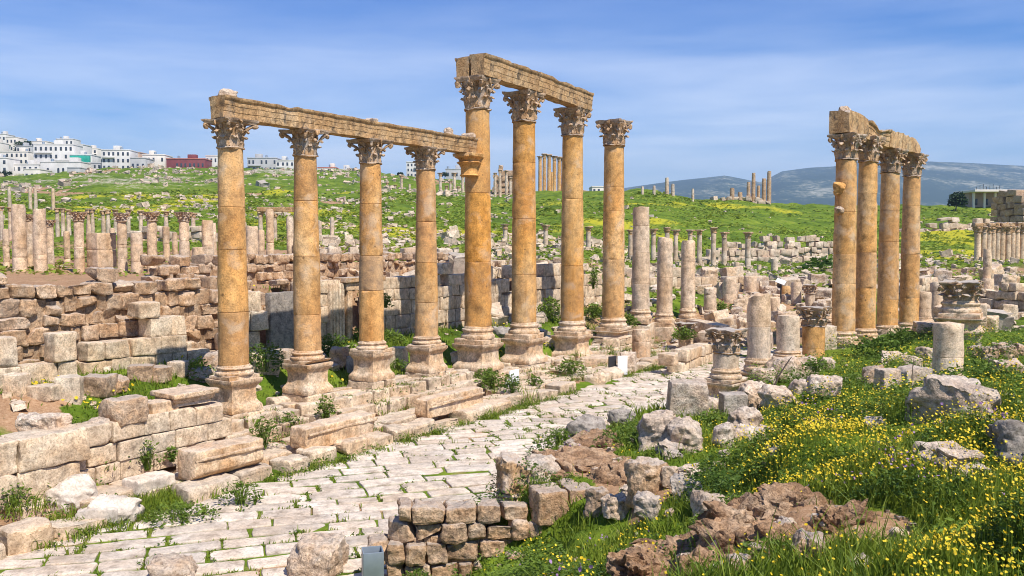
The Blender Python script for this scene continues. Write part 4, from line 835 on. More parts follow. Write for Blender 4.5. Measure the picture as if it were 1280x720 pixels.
for k, (u, vt, vb, w_, st, lab, D) in enumerate([(8, 285, 346, 8, '', 'slim stump at the far left edge of the terrace', 53), (84, 288, 344, 8, '', 'slim headless post between the broken-shouldered column and its right neighbour', 55), (112, 280, 344, 7, '', 'thin post left of the square pier', 56), (141, 284, 344, 7, '', 'thin post squeezed between the square pier and a capital column', 56), (208, 282, 346, 9, '', 'slim headless post midway between two capital columns right of the stump', 55), (219, 292, 346, 7, '', 'thin short post just left of the capital column near the beam end', 57), (327, 288, 346, 8, '', 'slim post right of the white two-drum stump', 56), (305, 278, 346, 8, '', 'slim post left of the white two-drum stump', 56)]): stub(u, vt, vb, w_, D, lab, st, 'shaft_pale', 'pale columns on the left terrace', seed=140 + k, n=18, cat='column', name='column')
# ---------------------------------------------------------------- small far columns
def far_column(u, vt, vb, wpx, D, label, group, cap=True, mat='far', name='column', cat='column'):
    a, b = at(u, vt, D), at(u, vb, D); r = wpx / 2 * D / F; h = a[2] - b[2]; g = hz(b[0], b[1]); low = min(0, g - b[2]) - .3; hc = r * 2.2 if cap else 0
    t = empty(name, (b[0], b[1], b[2]), rng.uniform(0, 1), label, cat, group); sd = int(rng.integers(900))
    js = [h * f for f in rng.uniform(.2, .8, 2)] if h > 2 else []
    shaft_mb(h - hc - low, r, r * .88, [j - low for j in js], sd, .03, 14, broken=0 if cap else .1, pitch=.4).build('shaft', M[mat], t, loc=(0, 0, low))
    if cap:
        m = MB(); lathe(m, [(r * .9, 0), (r * 1.05, hc * .05), (r * .95, hc * .15), (r * 1.1, hc * .4), (r * 1.0, hc * .45), (r * 1.3, hc * .75)], 12, amp=.08, seed=sd, freq=5); block(m, (0, 0, hc * .87), (r * 2.7, r * 2.7, hc * .26), 0, r * .2, r * .1, 3, g=G4)
        m.build('capital', M['capital'], t, loc=(0, 0, h - hc))
    return t
ORD = ['first', 'second', 'third', 'fourth', 'fifth', 'sixth', 'seventh', 'eighth', 'ninth', 'tenth', 'eleventh', 'twelfth', 'thirteenth', 'fourteenth', 'fifteenth', 'sixteenth', 'seventeenth', 'eighteenth']
def far_row(items, label, group, D, **k):
    for i, it in enumerate(items):
        u, vt, vb, w_ = it[:4]; cap = it[4] if len(it) > 4 else True
        far_column(u, vt, vb, w_, D + (it[5] if len(it) > 5 else 0), label % ORD[i], group, cap, **k)
far_row([(2, 258, 281, 5), (13, 259, 282, 5), (72, 260, 284, 5), (79, 260, 286, 5), (86, 262, 288, 5.5), (111, 261, 290, 5), (116, 261, 290, 5), (129.5, 263, 289, 5), (135.5, 262, 289, 5), (145, 262, 293, 5.5), (161, 262, 298, 5), (176.5, 263, 297, 5.5), (208, 264, 300, 5.5), (242, 266, 302, 5.5)], '%s from the left in the thin column row behind the terrace', 'thin columns behind the left terrace', 76)
far_row([(12, 234, 254, 4.5), (38, 234, 250, 4.5), (44.5, 236, 250, 4.5), (66.5, 235, 250, 4.5), (180, 250, 262, 4)], '%s from the left of the tiny headless stumps high on the left hill', 'tiny stumps on the left hill', 150, cap=False) if False else None
for i, (u, vt, vb) in enumerate([(12, 234, 255), (38, 234, 251), (44.5, 236, 251), (66.5, 235, 251)]): far_column(u, vt, vb, 4.5, 135, '%s from the left of four tiny headless columns on the left hillside' % ORD[i], 'tiny columns on the left hillside', False)
for i, (u, vt, vb, cap) in enumerate([(326, 265, 302, 1), (344, 267, 303, 1), (415.5, 272, 307, 0), (400, 276, 308, 0)]): far_column(u, vt, vb, 5.5, 72, ['slim column carrying the left end of the small far lintel', 'slim column carrying the right end of the small far lintel', 'lone slim pale post on the green slope between second and third honey columns', 'slim pale post just right of the second honey column'][i], 'slim posts behind the honey columns', bool(cap))
a, b = at(324, 265, 72), at(366, 265, 72.6); m = MB(); block(m, ((a[0] + b[0]) / 2, a[1], a[2] + .2), (b[0] - a[0] + .3, .5, .4), 0, .04, .04, 2, g=G9); tag(m.build('lintel', M['beam']), 'small brown lintel bridging two slim far columns', 'beam')
far_row([(631.5, 280, 326, 6.5), (682, 281, 328, 6.5), (735.5, 283, 330, 6.5), (788, 287, 330, 6), (816.5, 286, 331, 6.5), (833.5, 284, 331, 6.5), (844.5, 287, 331, 6.5), (862.5, 287, 333, 6.5), (874, 287, 339, 6.5), (891.5, 284, 338, 7), (905, 290, 339, 7), (934.5, 290, 340, 7.5)], '%s from the left in the grey column row crossing the green slope', 'grey columns along the foot of the green slope', 88)
for i, (u, vt, vb, w_) in enumerate([(620, 313, 328, 6), (698, 314, 330, 6), (921, 327, 340, 7), (949, 330, 340, 6), (968, 323, 341, 9)]): far_column(u, vt, vb, w_, 84, '%s from the left of the five low stumps among the grey column row' % ORD[i], 'low stumps among the grey columns', False)
far_row([(1221, 284, 345, 8), (1229, 283, 345, 7.5), (1234.5, 284, 345, 7.5), (1240, 284, 345, 7), (1245.5, 283, 345, 7), (1251.5, 284, 345, 7.5), (1259, 284, 345, 7.5), (1264.5, 283, 345, 7), (1270, 283, 345, 7), (1277, 283, 345, 8), (1284, 283, 345, 8)], '%s from the left in the dense colonnade at the right edge', 'dense colonnade at the right edge', 90, mat='shaft_pale')
m = MB()
for k in range(9): c = at(1221 + k * 8.3, 281.5, 90); block(m, c, (.75, .9, .5), 0, .08, .1, 2, g=G6)
tag(m.build('cornice_fragments', M['capital']), 'worn cornice stones lying along the top of the dense right colonnade', 'cornice')
# temple of tall columns beyond the hill crest, with its ruined flank
far_row([(675, 195, 246, 4.6), (680.5, 192, 246, 5), (686.5, 193, 246, 5.2), (693, 195, 246, 5), (699, 196, 246, 5), (690, 215, 246, 4, False), (703.5, 197, 246, 4)], '%s of the tall temple columns on the hill crest between two high-beam columns', 'tall temple columns on the hill crest', 270, mat='shaft')
t = tag(wall('ruined_temple_wall', 'ruined temple wall on the crest between the tallest column and its neighbour', at(617, 0, 275)[:2], at(642, 0, 275)[:2], at(0, 247, 275)[2], [(0, at(0, 214, 275)[2]), (.3, at(0, 208, 275)[2]), (.7, at(0, 211, 275)[2]), (1, at(0, 219, 275)[2])], 3, 1.6, (1.2, 3), .2, .2, 'rubble', (.3, .1, .05), G4, jit=.1, cat='ruin'))
far_row([(619, 216, 248, 3.5), (625, 212, 248, 4), (633, 213, 248, 4), (638, 222, 248, 3.5)], '%s from the left of the columns before the ruined temple wall', 'columns before the ruined temple wall', 268)
far_row([(484, 228, 242, 3), (494, 231, 243, 3), (502, 219, 243, 3.5), (550.5, 216, 248, 4), (558, 232, 248, 3.5), (563, 226, 248, 3.5), (568, 216, 248, 4), (573, 233, 248, 3), (578.5, 218, 248, 4), (475, 231, 242, 3, False), (488, 233, 243, 3, False), (512, 230, 244, 3, False)], '%s of the small pale columns on the crest left of the tallest column', 'small pale columns on the hill crest', 255)
far_row([(833.5, 222, 243, 5, False), (841, 230, 243, 4.5, False), (817.5, 232, 242, 4, False), (803, 233, 241, 3.5, False), (866, 236, 246, 3.5, False)], '%s of the stumps on the skyline right of the free-standing capital column', 'stumps on the green skyline', 205)
far_row([(941.6, 216, 254, 5, False), (954.6, 223, 254, 5, False), (961, 214, 255, 5.5, False), (935.5, 228, 254, 5, False), (948, 232, 254, 4, False), (915, 235, 254, 6, False), (925, 240, 254, 6, False)], '%s of the jagged ruin columns rising on the middle skyline', 'jagged ruin columns on the middle skyline', 215, mat='rubble')
wall('rubble_wall', 'jagged mass of ruin blocks at the foot of the skyline columns', at(875, 0, 216)[:2], at(966, 0, 216)[:2], at(0, 256, 216)[2], [(0, at(0, 249, 216)[2]), (.35, at(0, 246, 216)[2]), (.55, at(0, 240, 216)[2]), (.8, at(0, 242, 216)[2]), (1, at(0, 247, 216)[2])], 3, .9, (1, 2.4), .15, .2, 'far', (.4, .2, .05), G4, jit=.2, miss=.1)
wall('rubble_wall', 'long scatter of ruin blocks on the crest left of the tallest column', at(438, 0, 250)[:2], at(600, 0, 250)[:2], at(0, 251, 250)[2], [(0, at(0, 241, 250)[2]), (.2, at(0, 237, 250)[2]), (.4, at(0, 240, 250)[2]), (.6, at(0, 236, 250)[2]), (1, at(0, 240, 250)[2])], 3, .9, (.8, 2.4), .15, .2, 'far', (.4, .2, .03), G4, jit=.3, miss=.25)
# ================================================================ stones
def stone_at(u, v, wpx, hpx, label, cat='stone', seed=None, mat='rock', D=None, deep=.8, amp=.17, r=.3, rz=None, tilt=(0, 0), name='stone', group=None, col=None, sq=False, lift=0):
    c = ground(u, v) if D is None else at(u, v, D); D = c[1]; W, Hh = wpx * D / F, hpx * D / F * 1.05; seed = int(rng.integers(9000)) if seed is None else seed
    lr = np.random.default_rng(seed + 5); rz = lr.uniform(-.4, .4) if rz is None else rz; m = MB(); col = (lr.uniform(-.25, .35), abs(lr.normal(0, .12)), 0) if col is None else col
    if sq: block(m, (0, 0, 0), (W, W * deep, Hh * 1.25), 0, .05 * min(W, 1), .045 * min(1, W), 2.2, col=col, g=G14, seed=seed)
    else: lump(m, (0, 0, 0), (W, W * deep, Hh * 1.3), seed, amp, col=col, r=r, g=G24 if wpx > 30 and D < 26 else G14)
    o = m.build(name, M[mat], loc=(c[0], c[1] + W * deep * .3, c[2] + Hh * .42 + lift)); o.rotation_euler = (tilt[0], tilt[1], rz); return tag(o, label, cat, group)
S = stone_at
def beam_stone(u0, v0, u1, v1, h, th, label, seed):
    a, b = at(u0, v0, 1), at(u1, v1, 1); z = .32; f = lambda d: d * ((z - EYE) / (d[2] - EYE)) * np.array([1, 1, 0])
    p, q = f(np.array([a[0], 1, a[2]])), f(np.array([b[0], 1, b[2]])); Lg = np.linalg.norm(q - p); ang = math.atan2(q[1] - p[1], q[0] - p[0]); m = MB()
    block(m, (0, 0, 0), (Lg, th, h), 0, .05, .035, 1.8, g=G14, seed=seed, col=(.1, 0, .05))
    for s in (-1, 1): block(m, (0, s * (th / 2 + .012), h * .22), (Lg * .97, .05, .07), 0, .02, .015, 3, g=G9)
    c = (p + q) / 2 + np.array([-math.sin(ang), math.cos(ang), 0]) * th * .5; o = m.build('fallen_beam', M['base'], loc=(c[0], c[1], z + h / 2 - .04)); o.rotation_euler = (rng.normal(0, .02), rng.normal(0, .02), ang); return tag(o, label, 'fallen beam')
beam_stone(384, 563, 471, 539, .58, .6, 'long carved beam fragment lying on the pavement below the second column', 3)
beam_stone(537, 523, 606, 503, .55, .62, 'weathered beam fragment lying on the pavement below the tallest column', 4)
beam_stone(243, 602, 331, 580, .66, .62, 'long plain kerb block lying below the nearest column', 5)
S(90, 640, 62, 34, 'pair of tilted slabs leaning over the broken pavement at lower left', seed=2, mat='slab', deep=.7, tilt=(.35, -.2), r=.15, amp=.09)
S(141, 655, 52, 30, 'tilted pale slab with pitted face at lower left', seed=3, mat='slab', deep=.8, tilt=(.5, .1), r=.12, amp=.08)
S(118, 662, 48, 17, 'low pinkish slab at the broken pavement edge', seed=4, mat='slab', deep=.7, sq=True)
S(184, 622, 60, 22, 'long flat stone among weeds below the neat ashlar wall', seed=5, mat='slab', deep=.5, sq=True, rz=ANG)
S(104, 612, 26, 22, 'small stone wedged between the corner blocks and tilted slabs', seed=6, mat='slab')
S(40, 545, 62, 16, 'flat grey boulder on top of the corner of large weathered blocks', seed=7, D=18.6, lift=.1, deep=.7)
S(72, 543, 22, 14, 'round pale stone beside the flat grey boulder at left edge', seed=8, D=19, lift=.1)
S(121, 553, 26, 24, 'round pale stone on the left end of the neat ashlar wall', seed=9, D=19.3, lift=.06)
S(150, 532, 46, 26, 'dark-stained block on top of the neat ashlar wall', seed=10, D=19.7, sq=True, mat='rubble', rz=ANG, lift=.1)
S(195, 530, 38, 24, 'orange-stained block under the cornice slab', seed=11, D=20.6, sq=True, mat='base', rz=ANG, lift=.05)
S(174, 477, 30, 17, 'dark reddish block in the grass below the ruined pale wall', seed=12, mat='rubble', sq=True)
S(194, 476, 34, 15, 'dark flat block lying behind the cornice slab', seed=13, mat='rubble', sq=True)
S(18, 496, 26, 24, 'rough white block at left edge of the lawn', seed=14, mat='ashlar', sq=True)
S(52, 500, 34, 15, 'flat pale block in the lawn at left', seed=15, mat='ashlar', sq=True)
S(84, 502, 30, 28, 'upright pale block in the middle of the lawn row', seed=16, mat='ashlar', sq=True)
S(118, 496, 38, 22, 'brownish block at the right of the lawn row', seed=17, mat='rubble', sq=True)
S(145, 492, 28, 20, 'rounded stone between the lawn row and the cornice slab', seed=18, mat='rubble')
S(221, 470, 22, 16, 'small white squared block left of the nearest column', seed=19, mat='ashlar', sq=True)
S(231, 448, 16, 18, 'white cube block in front of the stepped stump', seed=20, mat='white' if False else 'ashlar', sq=True)
S(249, 478, 28, 16, 'low stone behind the pedestal of the nearest column', seed=21)
S(268, 466, 26, 22, 'reddish stone tucked left of the nearest pedestal', seed=22, mat='rubble')
S(330, 468, 34, 22, 'pale block between the first and second pedestals', seed=23, mat='ashlar', sq=True)
S(352, 460, 22, 20, 'grey end block between the first and second pedestals', seed=24, sq=True)
S(424, 462, 22, 26, 'upright rough stone between second and third pedestals', seed=25, mat='rubble')
S(441, 466, 22, 20, 'dark grey block between second and third pedestals', seed=26, mat='grey', sq=True)
S(497, 462, 22, 24, 'pale block between third and fourth pedestals', seed=27, mat='ashlar', sq=True)
S(573, 458, 22, 18, 'rough block between the fourth and the tallest column', seed=28)
S(630, 425, 34, 12, 'flat dark stone behind the tall columns', seed=29, mat='grey')
S(700, 445, 36, 16, 'low block between the second and third tall columns', seed=30, mat='ashlar', sq=True)
S(765, 447, 22, 22, 'pale cube in front of the free-standing capital column', seed=31, mat='ashlar', sq=True)
S(748, 460, 50, 12, 'long flat step block below the free-standing capital column', seed=32, mat='base', sq=True)
S(733, 450, 20, 10, 'small pink block on the steps below the free-standing capital column', seed=33, mat='base', sq=True)
S(786, 465, 20, 22, 'rough stone beside the orange drum', seed=34)
S(748, 482, 16, 14, 'small pinkish kerb stone left of the white sign', seed=35, mat='base')
# on the road and mound
S(400, 727, 76, 46, 'big rounded grey boulder sitting on the paving at the bottom', seed=66, deep=.8, D=14.4, r=.35, amp=.14)
S(212, 738, 76, 34, 'grey boulder at the bottom edge left of the big rounded one', seed=67, deep=.7, D=14.2)
S(676, 612, 42, 38, 'tilted pale block leaning against the worn capital on the wall', seed=42, D=14.8, tilt=(-.3, .35), r=.15, amp=.1)
S(720, 577, 26, 22, 'dark reddish stone behind the tilted pale block', seed=43, mat='rubble', D=16.2)
S(732, 562, 62, 34, 'dark overhanging ledge rock with purple flowers at the mound edge', seed=44, mat='grey', D=17.2, deep=.6)
S(776, 530, 34, 15, 'dark flat rock at the mound edge above the ledge rock', seed=45, mat='grey', D=19.5)
S(812, 628, 50, 44, 'big brown boulder set in the earth bank', seed=46, mat='rubble')
S(838, 612, 24, 26, 'grey-brown stone right of the big brown boulder', seed=47)
S(858, 626, 40, 24, 'pale grey flat boulder among weeds right of the earth bank', seed=48, col=(.25, .5, 0))
S(813, 652, 38, 26, 'light grey boulder below the earth bank', seed=49, col=(.25, .4, 0))
S(772, 652, 34, 26, 'pinkish boulder at the right end of the foreground wall', seed=50)
S(747, 645, 32, 30, 'knobbly brown stone next to the two big square blocks', seed=51, mat='rubble')
S(886, 662, 54, 36, 'large tan boulder at the head of the foreground earth bank', seed=52)
S(823, 562, 42, 42, 'pinkish upright boulder at the mound edge', seed=53)
S(857, 566, 46, 38, 'pale angular boulder right of the pinkish upright boulder', seed=54, amp=.2)
S(860, 520, 50, 36, 'big squared block at the street edge before the lone pedestal', seed=55, sq=True, deep=.7)
S(887, 515, 26, 14, 'flat stone beside the lone pedestal', seed=56)
S(918, 522, 32, 26, 'grey cube block right of the lone pedestal', seed=57, sq=True, col=(-.1, .5, 0))
S(905, 560, 30, 30, 'curved moulded fragment lying in the grass', seed=58, amp=.1, r=.5)
S(932, 548, 38, 34, 'tan boulder behind the curved moulded fragment', seed=59)
S(942, 558, 48, 20, 'flat pale rock right of the curved moulded fragment', seed=60, col=(.35, .1, 0))
S(946, 510, 44, 26, 'pale boulder behind the grey cube block', seed=61, col=(.2, 0, 0))
S(974, 510, 38, 24, 'white rounded boulder with a dry stalk', seed=62, col=(.45, .1, 0))
S(958, 484, 34, 20, 'rough stone at the foot of the pitted stump', seed=63)
S(985, 478, 46, 26, 'tumbled pale rock between the stumps', seed=64, col=(.2, 0, 0))
S(1008, 494, 40, 16, 'low whitish rock in the weeds', seed=65, col=(.3, .1, 0))
S(1038, 497, 46, 20, 'long low pale rock in the yellow flowers', seed=66, col=(.25, .1, 0))
S(1012, 470, 30, 20, 'light rock right of the tumbled pale rock', seed=167, col=(.3, 0, 0))
S(1036, 440, 20, 30, 'white upright block at the foot of the nearest right column', seed=68, mat='ashlar', sq=True, col=(.4, .2, 0), D=36)
S(1035, 462, 18, 14, 'small boulder in front of the white upright block', seed=69)
S(1096, 481, 28, 20, 'dark rounded rock at the left of the block cluster in the weeds', seed=70, mat='rubble')
S(1112, 489, 26, 24, 'square block in the cluster left of the thick drum', seed=71, sq=True)
S(1144, 484, 38, 22, 'long block with a dry stalk left of the thick drum', seed=72, sq=True, col=(-.1, .2, 0))
S(1143, 462, 22, 14, 'small pyramid-shaped stone behind the long block', seed=73)
S(1160, 452, 24, 14, 'flat stone left of the thick drum near the cluster', seed=74)
S(1216, 532, 96, 46, 'largest grey boulder with lichen in the yellow flowers at right', seed=77, deep=.8, amp=.28, col=(.1, .25, 0), r=.2)
S(1196, 494, 52, 16, 'flat tan slab behind the largest grey boulder', seed=76, sq=True, deep=.6, tilt=(.05, .06))
S(1158, 524, 36, 24, 'grey block at the left of the largest boulder', seed=77, sq=True, col=(-.1, .5, 0))
S(1280, 582, 64, 44, 'dark rock cut by the right edge of the view', seed=78, mat='grey')
S(1098, 540, 26, 16, 'small grey rock among the yellow flowers', seed=79, col=(0, .4, 0))
S(1012, 704, 46, 30, 'brown rock low in the foreground flowers', seed=80, mat='rubble')
S(1086, 724, 46, 22, 'purplish brown rock at the bottom edge', seed=81, mat='rubble')
S(1126, 686, 24, 18, 'small orange stone in the foreground earth', seed=82, mat='base')
S(948, 700, 30, 16, 'half-buried stone on the foreground earth bank', seed=83, mat='rubble')
S(983, 680, 34, 24, 'lumpy reddish rock on the foreground earth bank', seed=84, mat='rubble')
S(905, 690, 26, 16, 'pinkish stone stuck in the middle of the foreground earth bank', seed=183, mat='rock')
S(925, 716, 30, 18, 'brown stone at the foot of the foreground earth bank', seed=184, mat='rubble')
S(860, 712, 26, 14, 'small tan stone at the left foot of the foreground earth bank', seed=185, mat='rock')
S(1030, 668, 30, 18, 'pale stone at the right end of the foreground earth bank', seed=186, mat='rock')
S(1262, 470, 40, 16, 'long pale rock in the grass at right edge', seed=85)
for k, (u, v, w_) in enumerate([(1222, 446, 20), (1238, 448, 22), (1252, 445, 18), (1265, 449, 22), (1276, 446, 14)]): S(u, v, w_, 13, '%s from the left of five stones in a line on the right slope' % ORD[k], seed=90 + k, group='line of stones on the right slope', mat='rubble')
S(1222, 408, 26, 24, 'dark-edged block by the big dark capital', seed=96, sq=True)
S(1172, 415, 44, 10, 'low flat base stone left of the big dark capital', seed=97, mat='base', sq=True)
# worn capital standing on the foreground wall
c = at(641, 630, 14.75); t = empty('worn_capital', (c[0], c[1], c[2] - .05), .4, 'worn capital with moulded foot standing on the foreground wall', 'capital')
m = MB(); lathe(m, [(.30, 0), (.32, .05), (.32, .12), (.27, .16), (.25, .2), (.28, .24), (.24, .28)], 32, amp=.03, seed=3); m.build('moulded_foot', M['base'], t)
m = MB(); lump(m, (0, 0, .56), (.52, .46, .74), 14, .2, r=.25); m.build('carving', M['capital'], t)
# ---------------------------------------------------------------- middle rubble: each larger block is a stone of its own
mid = [(r_u, r_v) for r_u, r_v in zip(rng.uniform(882, 1045, 46), rng.uniform(352, 412, 46))] + [(a, b) for a, b in zip(rng.uniform(1140, 1280, 36), rng.uniform(350, 412, 36))] + [(a, b) for a, b in zip(rng.uniform(905, 1040, 20), rng.uniform(408, 440, 20))]
for k, (u, v) in enumerate(mid):
    D = max(32, min(64, 5.5 * F / (v - 305) * .86 - 1)); w_ = rng.uniform(9, 24) if v < 400 else rng.uniform(12, 26)
    zone = 'left of the right cluster' if u < 1045 else 'right of the right cluster'
    o = S(u, v, w_, w_ * rng.uniform(.45, .9), 'pale tumbled block in the rubble field ' + zone, seed=300 + k, mat=['ashlar', 'rock', 'base', 'rock'][k % 4], sq=k % 3 != 0, D=None, group='tumbled blocks ' + zone, rz=rng.uniform(-.6, .6), tilt=(rng.normal(0, .12), rng.normal(0, .12)))
# countless small stones
def scatter(name, n, fu, fD, size, mat, label=None, keep=None, g=G4, amp=.3):
    m = MB(); V0, F0 = cube_tpl(g); k = 0
    us, Ds = fu(n), fD(n); X = (us - 640) / F * Ds; Z = H(X, Ds)
    for x, y, z in zip(X, Ds, Z):
        if keep is not None and not keep(x, y): continue
        sz = size(y) * rng.lognormal(0, .5); q = V0 / np.linalg.norm(V0, axis=1, keepdims=True) ** .6
        q = q * (np.array([1, rng.uniform(.6, 1), rng.uniform(.45, .8)]) * sz / 2) * (1 + amp * rng.normal(size=(len(q), 1)) * .5)
        m.add(q * 1.0 @ rot3(rng.uniform(-.3, .3), rng.uniform(-.3, .3), rng.uniform(0, 6)).T + (x, y, z + sz * .15), F0, (rng.uniform(-.4, .5), abs(rng.normal(0, .25)), 0))
    return tag(m.build(name, M[mat], smooth=False), label, None, None, 'stuff')
def kh(x, y):
    d = n2(np.array([x]), np.array([y]), .03, 71, 3)[0]; return rng.random() < np.clip(.35 + .9 * d, .03, 1)
scatter('hillside_stones', 4800, lambda n: rng.uniform(-40, 660, n), lambda n: rng.uniform(100, 400, n) ** 1.0, lambda y: .75 * y / 300 + .2, 'far', keep=kh)
scatter('slope_stones', 700, lambda n: rng.uniform(640, 1300, n), lambda n: rng.uniform(92, 190, n), lambda y: .45, 'far', keep=kh)
scatter('rubble_stones', 2600, lambda n: rng.uniform(380, 1320, n), lambda n: rng.uniform(41, 105, n), lambda y: .42, 'ashlar', keep=lambda x, y: sp_of(x, y)[1] < 3 or sp_of(x, y)[1] > 9.6 or y > 56)
scatter('pebbles', 700, lambda n: rng.uniform(640, 1300, n), lambda n: rng.uniform(6, 34, n), lambda y: .035 + .002 * y, 'rubble', keep=lambda x, y: sp_of(x, y)[1] > 10.4 and rng.random() < .15 + .85 * float(earth_w(np.array([x]), np.array([y]))[0]))
scatter('field_stones', 1500, lambda n: rng.uniform(640, 1330, n), lambda n: rng.uniform(8, 36, n), lambda y: .11 + .002 * y, 'rock', keep=lambda x, y: sp_of(x, y)[1] > 10.4 and rng.random() < float(np.clip(.1 + .9 * n2(np.array([x]), np.array([y]), .6, 77, 2)[0], .02, 1)), g=G6)
scatter('lawn_stones', 500, lambda n: rng.uniform(0, 800, n), lambda n: rng.uniform(21, 46, n), lambda y: .16, 'ashlar', keep=lambda x, y: -6 < sp_of(x, y)[1] < -.9)
# ================================================================ small modern things
c = ground(775, 470); c[2] = .05; t = empty('information_sign', (c[0], c[1], c[2]), .15, 'low white information sign with dark side panel by the street', 'sign')
m = MB(); block(m, (.1, 0, .42), (.42, .06, .78), 0, .01, 0); m.build('panel', M['white'], t); m = MB(); block(m, (-.3, .1, .42), (.42, .05, .74), .45, .01, 0); m.build('side_panel', M['dark'], t); m = MB()
for q in (-.1, .28): block(m, (q, .045, .0), (.04, .03, .5), 0, .005, 0)
m.build('post', M['dark'], t)
c = ground(581, 487); t = empty('marker_plate', (*xy(11.2, 1.75), .28), ANG, 'small white marker plate on the steps below the tallest column', 'sign'); c0 = t.location
m = MB(); block(m, (0, 0, .33), (.62, .06, .56), 0, .01, 0); m.build('plate', M['white'], t); m = MB(); block(m, (-.42, 0, .15), (.2, .1, .3), 0, .02, .01); m.build('foot', M['white'], t)
c = at(976, 352, 57); t = empty('information_board', (c[0], c[1], hz(c[0], c[1])), -.6, 'slanted white information board in the middle rubble', 'sign')
zb = c[2] - t.location[2]; m = MB(); block(m, (0, 0, zb), (.62, .05, .34), 0, .01, 0, tilt=(-.7, .35)); m.build('panel', M['white'], t); m = MB(); block(m, (0, .05, zb / 2 - .05), (.08, .08, zb), 0, .01, 0); m.build('post', M['dark'], t)
c = at(466, 722, 13.45); t = empty('litter_bin', (c[0], c[1], 0), .25, 'square grey metal litter bin beside the foreground wall', 'bin')
m = MB(); wd, hh = .30, .76
for a, b, x, y in ((.02, wd, -wd / 2, 0), (.02, wd, wd / 2, 0), (wd, .02, 0, -wd / 2), (wd, .02, 0, wd / 2)): block(m, (x, y, hh / 2), (a, b, hh), 0, .006, 0)
m.build('shell', M['metal'], t); m = MB(); block(m, (0, 0, hh * .75), (wd * .94, wd * .94, .02), 0, .003, 0); m.build('liner', M['dark'], t)
# ================================================================ city on the hill
def house(u0, u1, vt, vb, D, label, mat='white', win=(3, 3), roof=None, extra=None, group='houses on the hill', awn=None, depth=10, wmat='glass', arch=False, name='house'):
    a, b = at(u0, vt, D), at(u1, vb, D); W = b[0] - a[0]; h = a[2] - b[2]; x = (a[0] + b[0]) / 2; g = min(b[2], hz(x, D)) - 3; low = g - b[2]
    t = empty(name, (x, D, b[2]), rng.uniform(-.05, .05), label, 'house', group)
    m = MB(); block(m, (0, depth / 2, (h + low) / 2), (W, depth, h - low), 0, .05, 0, g=G4); m.build('wall', M[mat], t)
    m = MB(); block(m, (0, depth / 2, h + .2), (W + .3, depth + .3, .45), 0, .05, 0, g=G4); rf = m.build('roof', M[roof or mat], t)
    if W > 7:
        m = MB(); block(m, (rng.uniform(-.25, .25) * W, depth * .5, h + 1.4), (W * .22, 3, 2.2), 0, .05, 0, g=G4); m.build('stairhead', M[mat], t)
        m = MB(); q = rng.uniform(-.4, .4) * W; lathe(m, [(.6, 0), (.6, 1.3), (.2, 1.6)], 12, (q, depth * .4, h + .4)); m.build('water_tank', M['metal'], t)
    nx, nz = win
    for i in range(nx):
        for k in range(nz):
            if rng.random() < .12: continue
            m = MB(); wx = (i + .5) / nx * W - W / 2 + rng.normal(0, .08); wz = (k + .5) / nz * h; ww, wh = min(1.5, W / nx * .42), min(1.7, h / nz * .5)
            block(m, (wx, -.01, wz), (ww, .1, wh), 0, .02, 0, g=G4)
            if arch: lathe(m, [(ww / 2, -.05), (ww / 2, .05)], 14); Vv = m.V[-1]; m.V[-1] = np.stack([Vv[:, 0] + wx, Vv[:, 2] - .01, Vv[:, 1] + wz + wh / 2], -1)
            m.build('window', M[wmat], t)
    for zf in ([] if nz < 2 else [h * q / nz for q in range(1, nz)]):
        if rng.random() < .6: m = MB(); s = rng.choice([-1, 1]); block(m, (s * W * .25, -.5, zf), (W * .42, 1.2, .7), 0, .05, 0, g=G4); m.build('balcony', M[mat], t)
    if awn: m = MB(); block(m, (0, -1.0, h * .75), (W * .9, 1.6, h * .4), 0, .1, .1, g=G6); m.build('awning', M[awn], t)
    return t
M['glass'] = flat('window_glass', (.05, .06, .075), .2); M['cream'] = flat('cream_render', (.66, .60, .52), .8, 0, .08, .3); M['greyr'] = flat('grey_render', (.42, .41, .40), .8, 0, .1, .3); M['wall_w'] = flat('white_render', (.60, .57, .525), .8, 0, .16, .22)
M['maroon'] = flat('maroon_panel', (.20, .045, .045), .6, 0, .2, .3); M['green_net'] = flat('green_netting', (.02, .34, .24), .6, 0, .2, .5); M['redroof'] = flat('red_roof', (.42, .14, .09), .7, 0, .15, .5); M['brownr'] = flat('brown_render', (.42, .30, .22), .8, 0, .1, .3)
Hs = house
Hs(-14, 10, 198, 226, 400, 'white block of flats cut by the left edge of the view', 'wall_w', (3, 3)); Hs(0, 36, 190, 222, 425, 'cream four-storey block near the left edge', 'cream', (6, 4))
Hs(13, 49, 206, 226, 405, 'low white house in front of the cream four-storey block', 'wall_w', (5, 2)); Hs(7, 22, 172, 190, 520, 'small cream house high at the upper left', 'cream', (3, 2)); Hs(-8, 8, 168, 188, 540, 'white house highest up at the left edge', 'wall_w', (3, 2))
Hs(38, 58, 177, 195, 510, 'cream house right of the dark tree at upper left', 'cream', (4, 2)); Hs(42, 92, 181, 220, 415, 'largest white apartment building with stacked floors at left', 'wall_w', (8, 4)); Hs(50, 102, 203, 224, 392, 'long low white house with arched windows', 'wall_w', (8, 1), arch=True)
Hs(92, 104, 181, 208, 440, 'narrow white house with a tower behind the green netting', 'wall_w', (2, 4)); Hs(88, 115, 194, 216, 410, 'house wrapped in bright green netting', 'wall_w', (4, 2), awn='green_net'); Hs(110, 127, 204, 220, 400, 'small grey house right of the green netting', 'greyr', (3, 2))
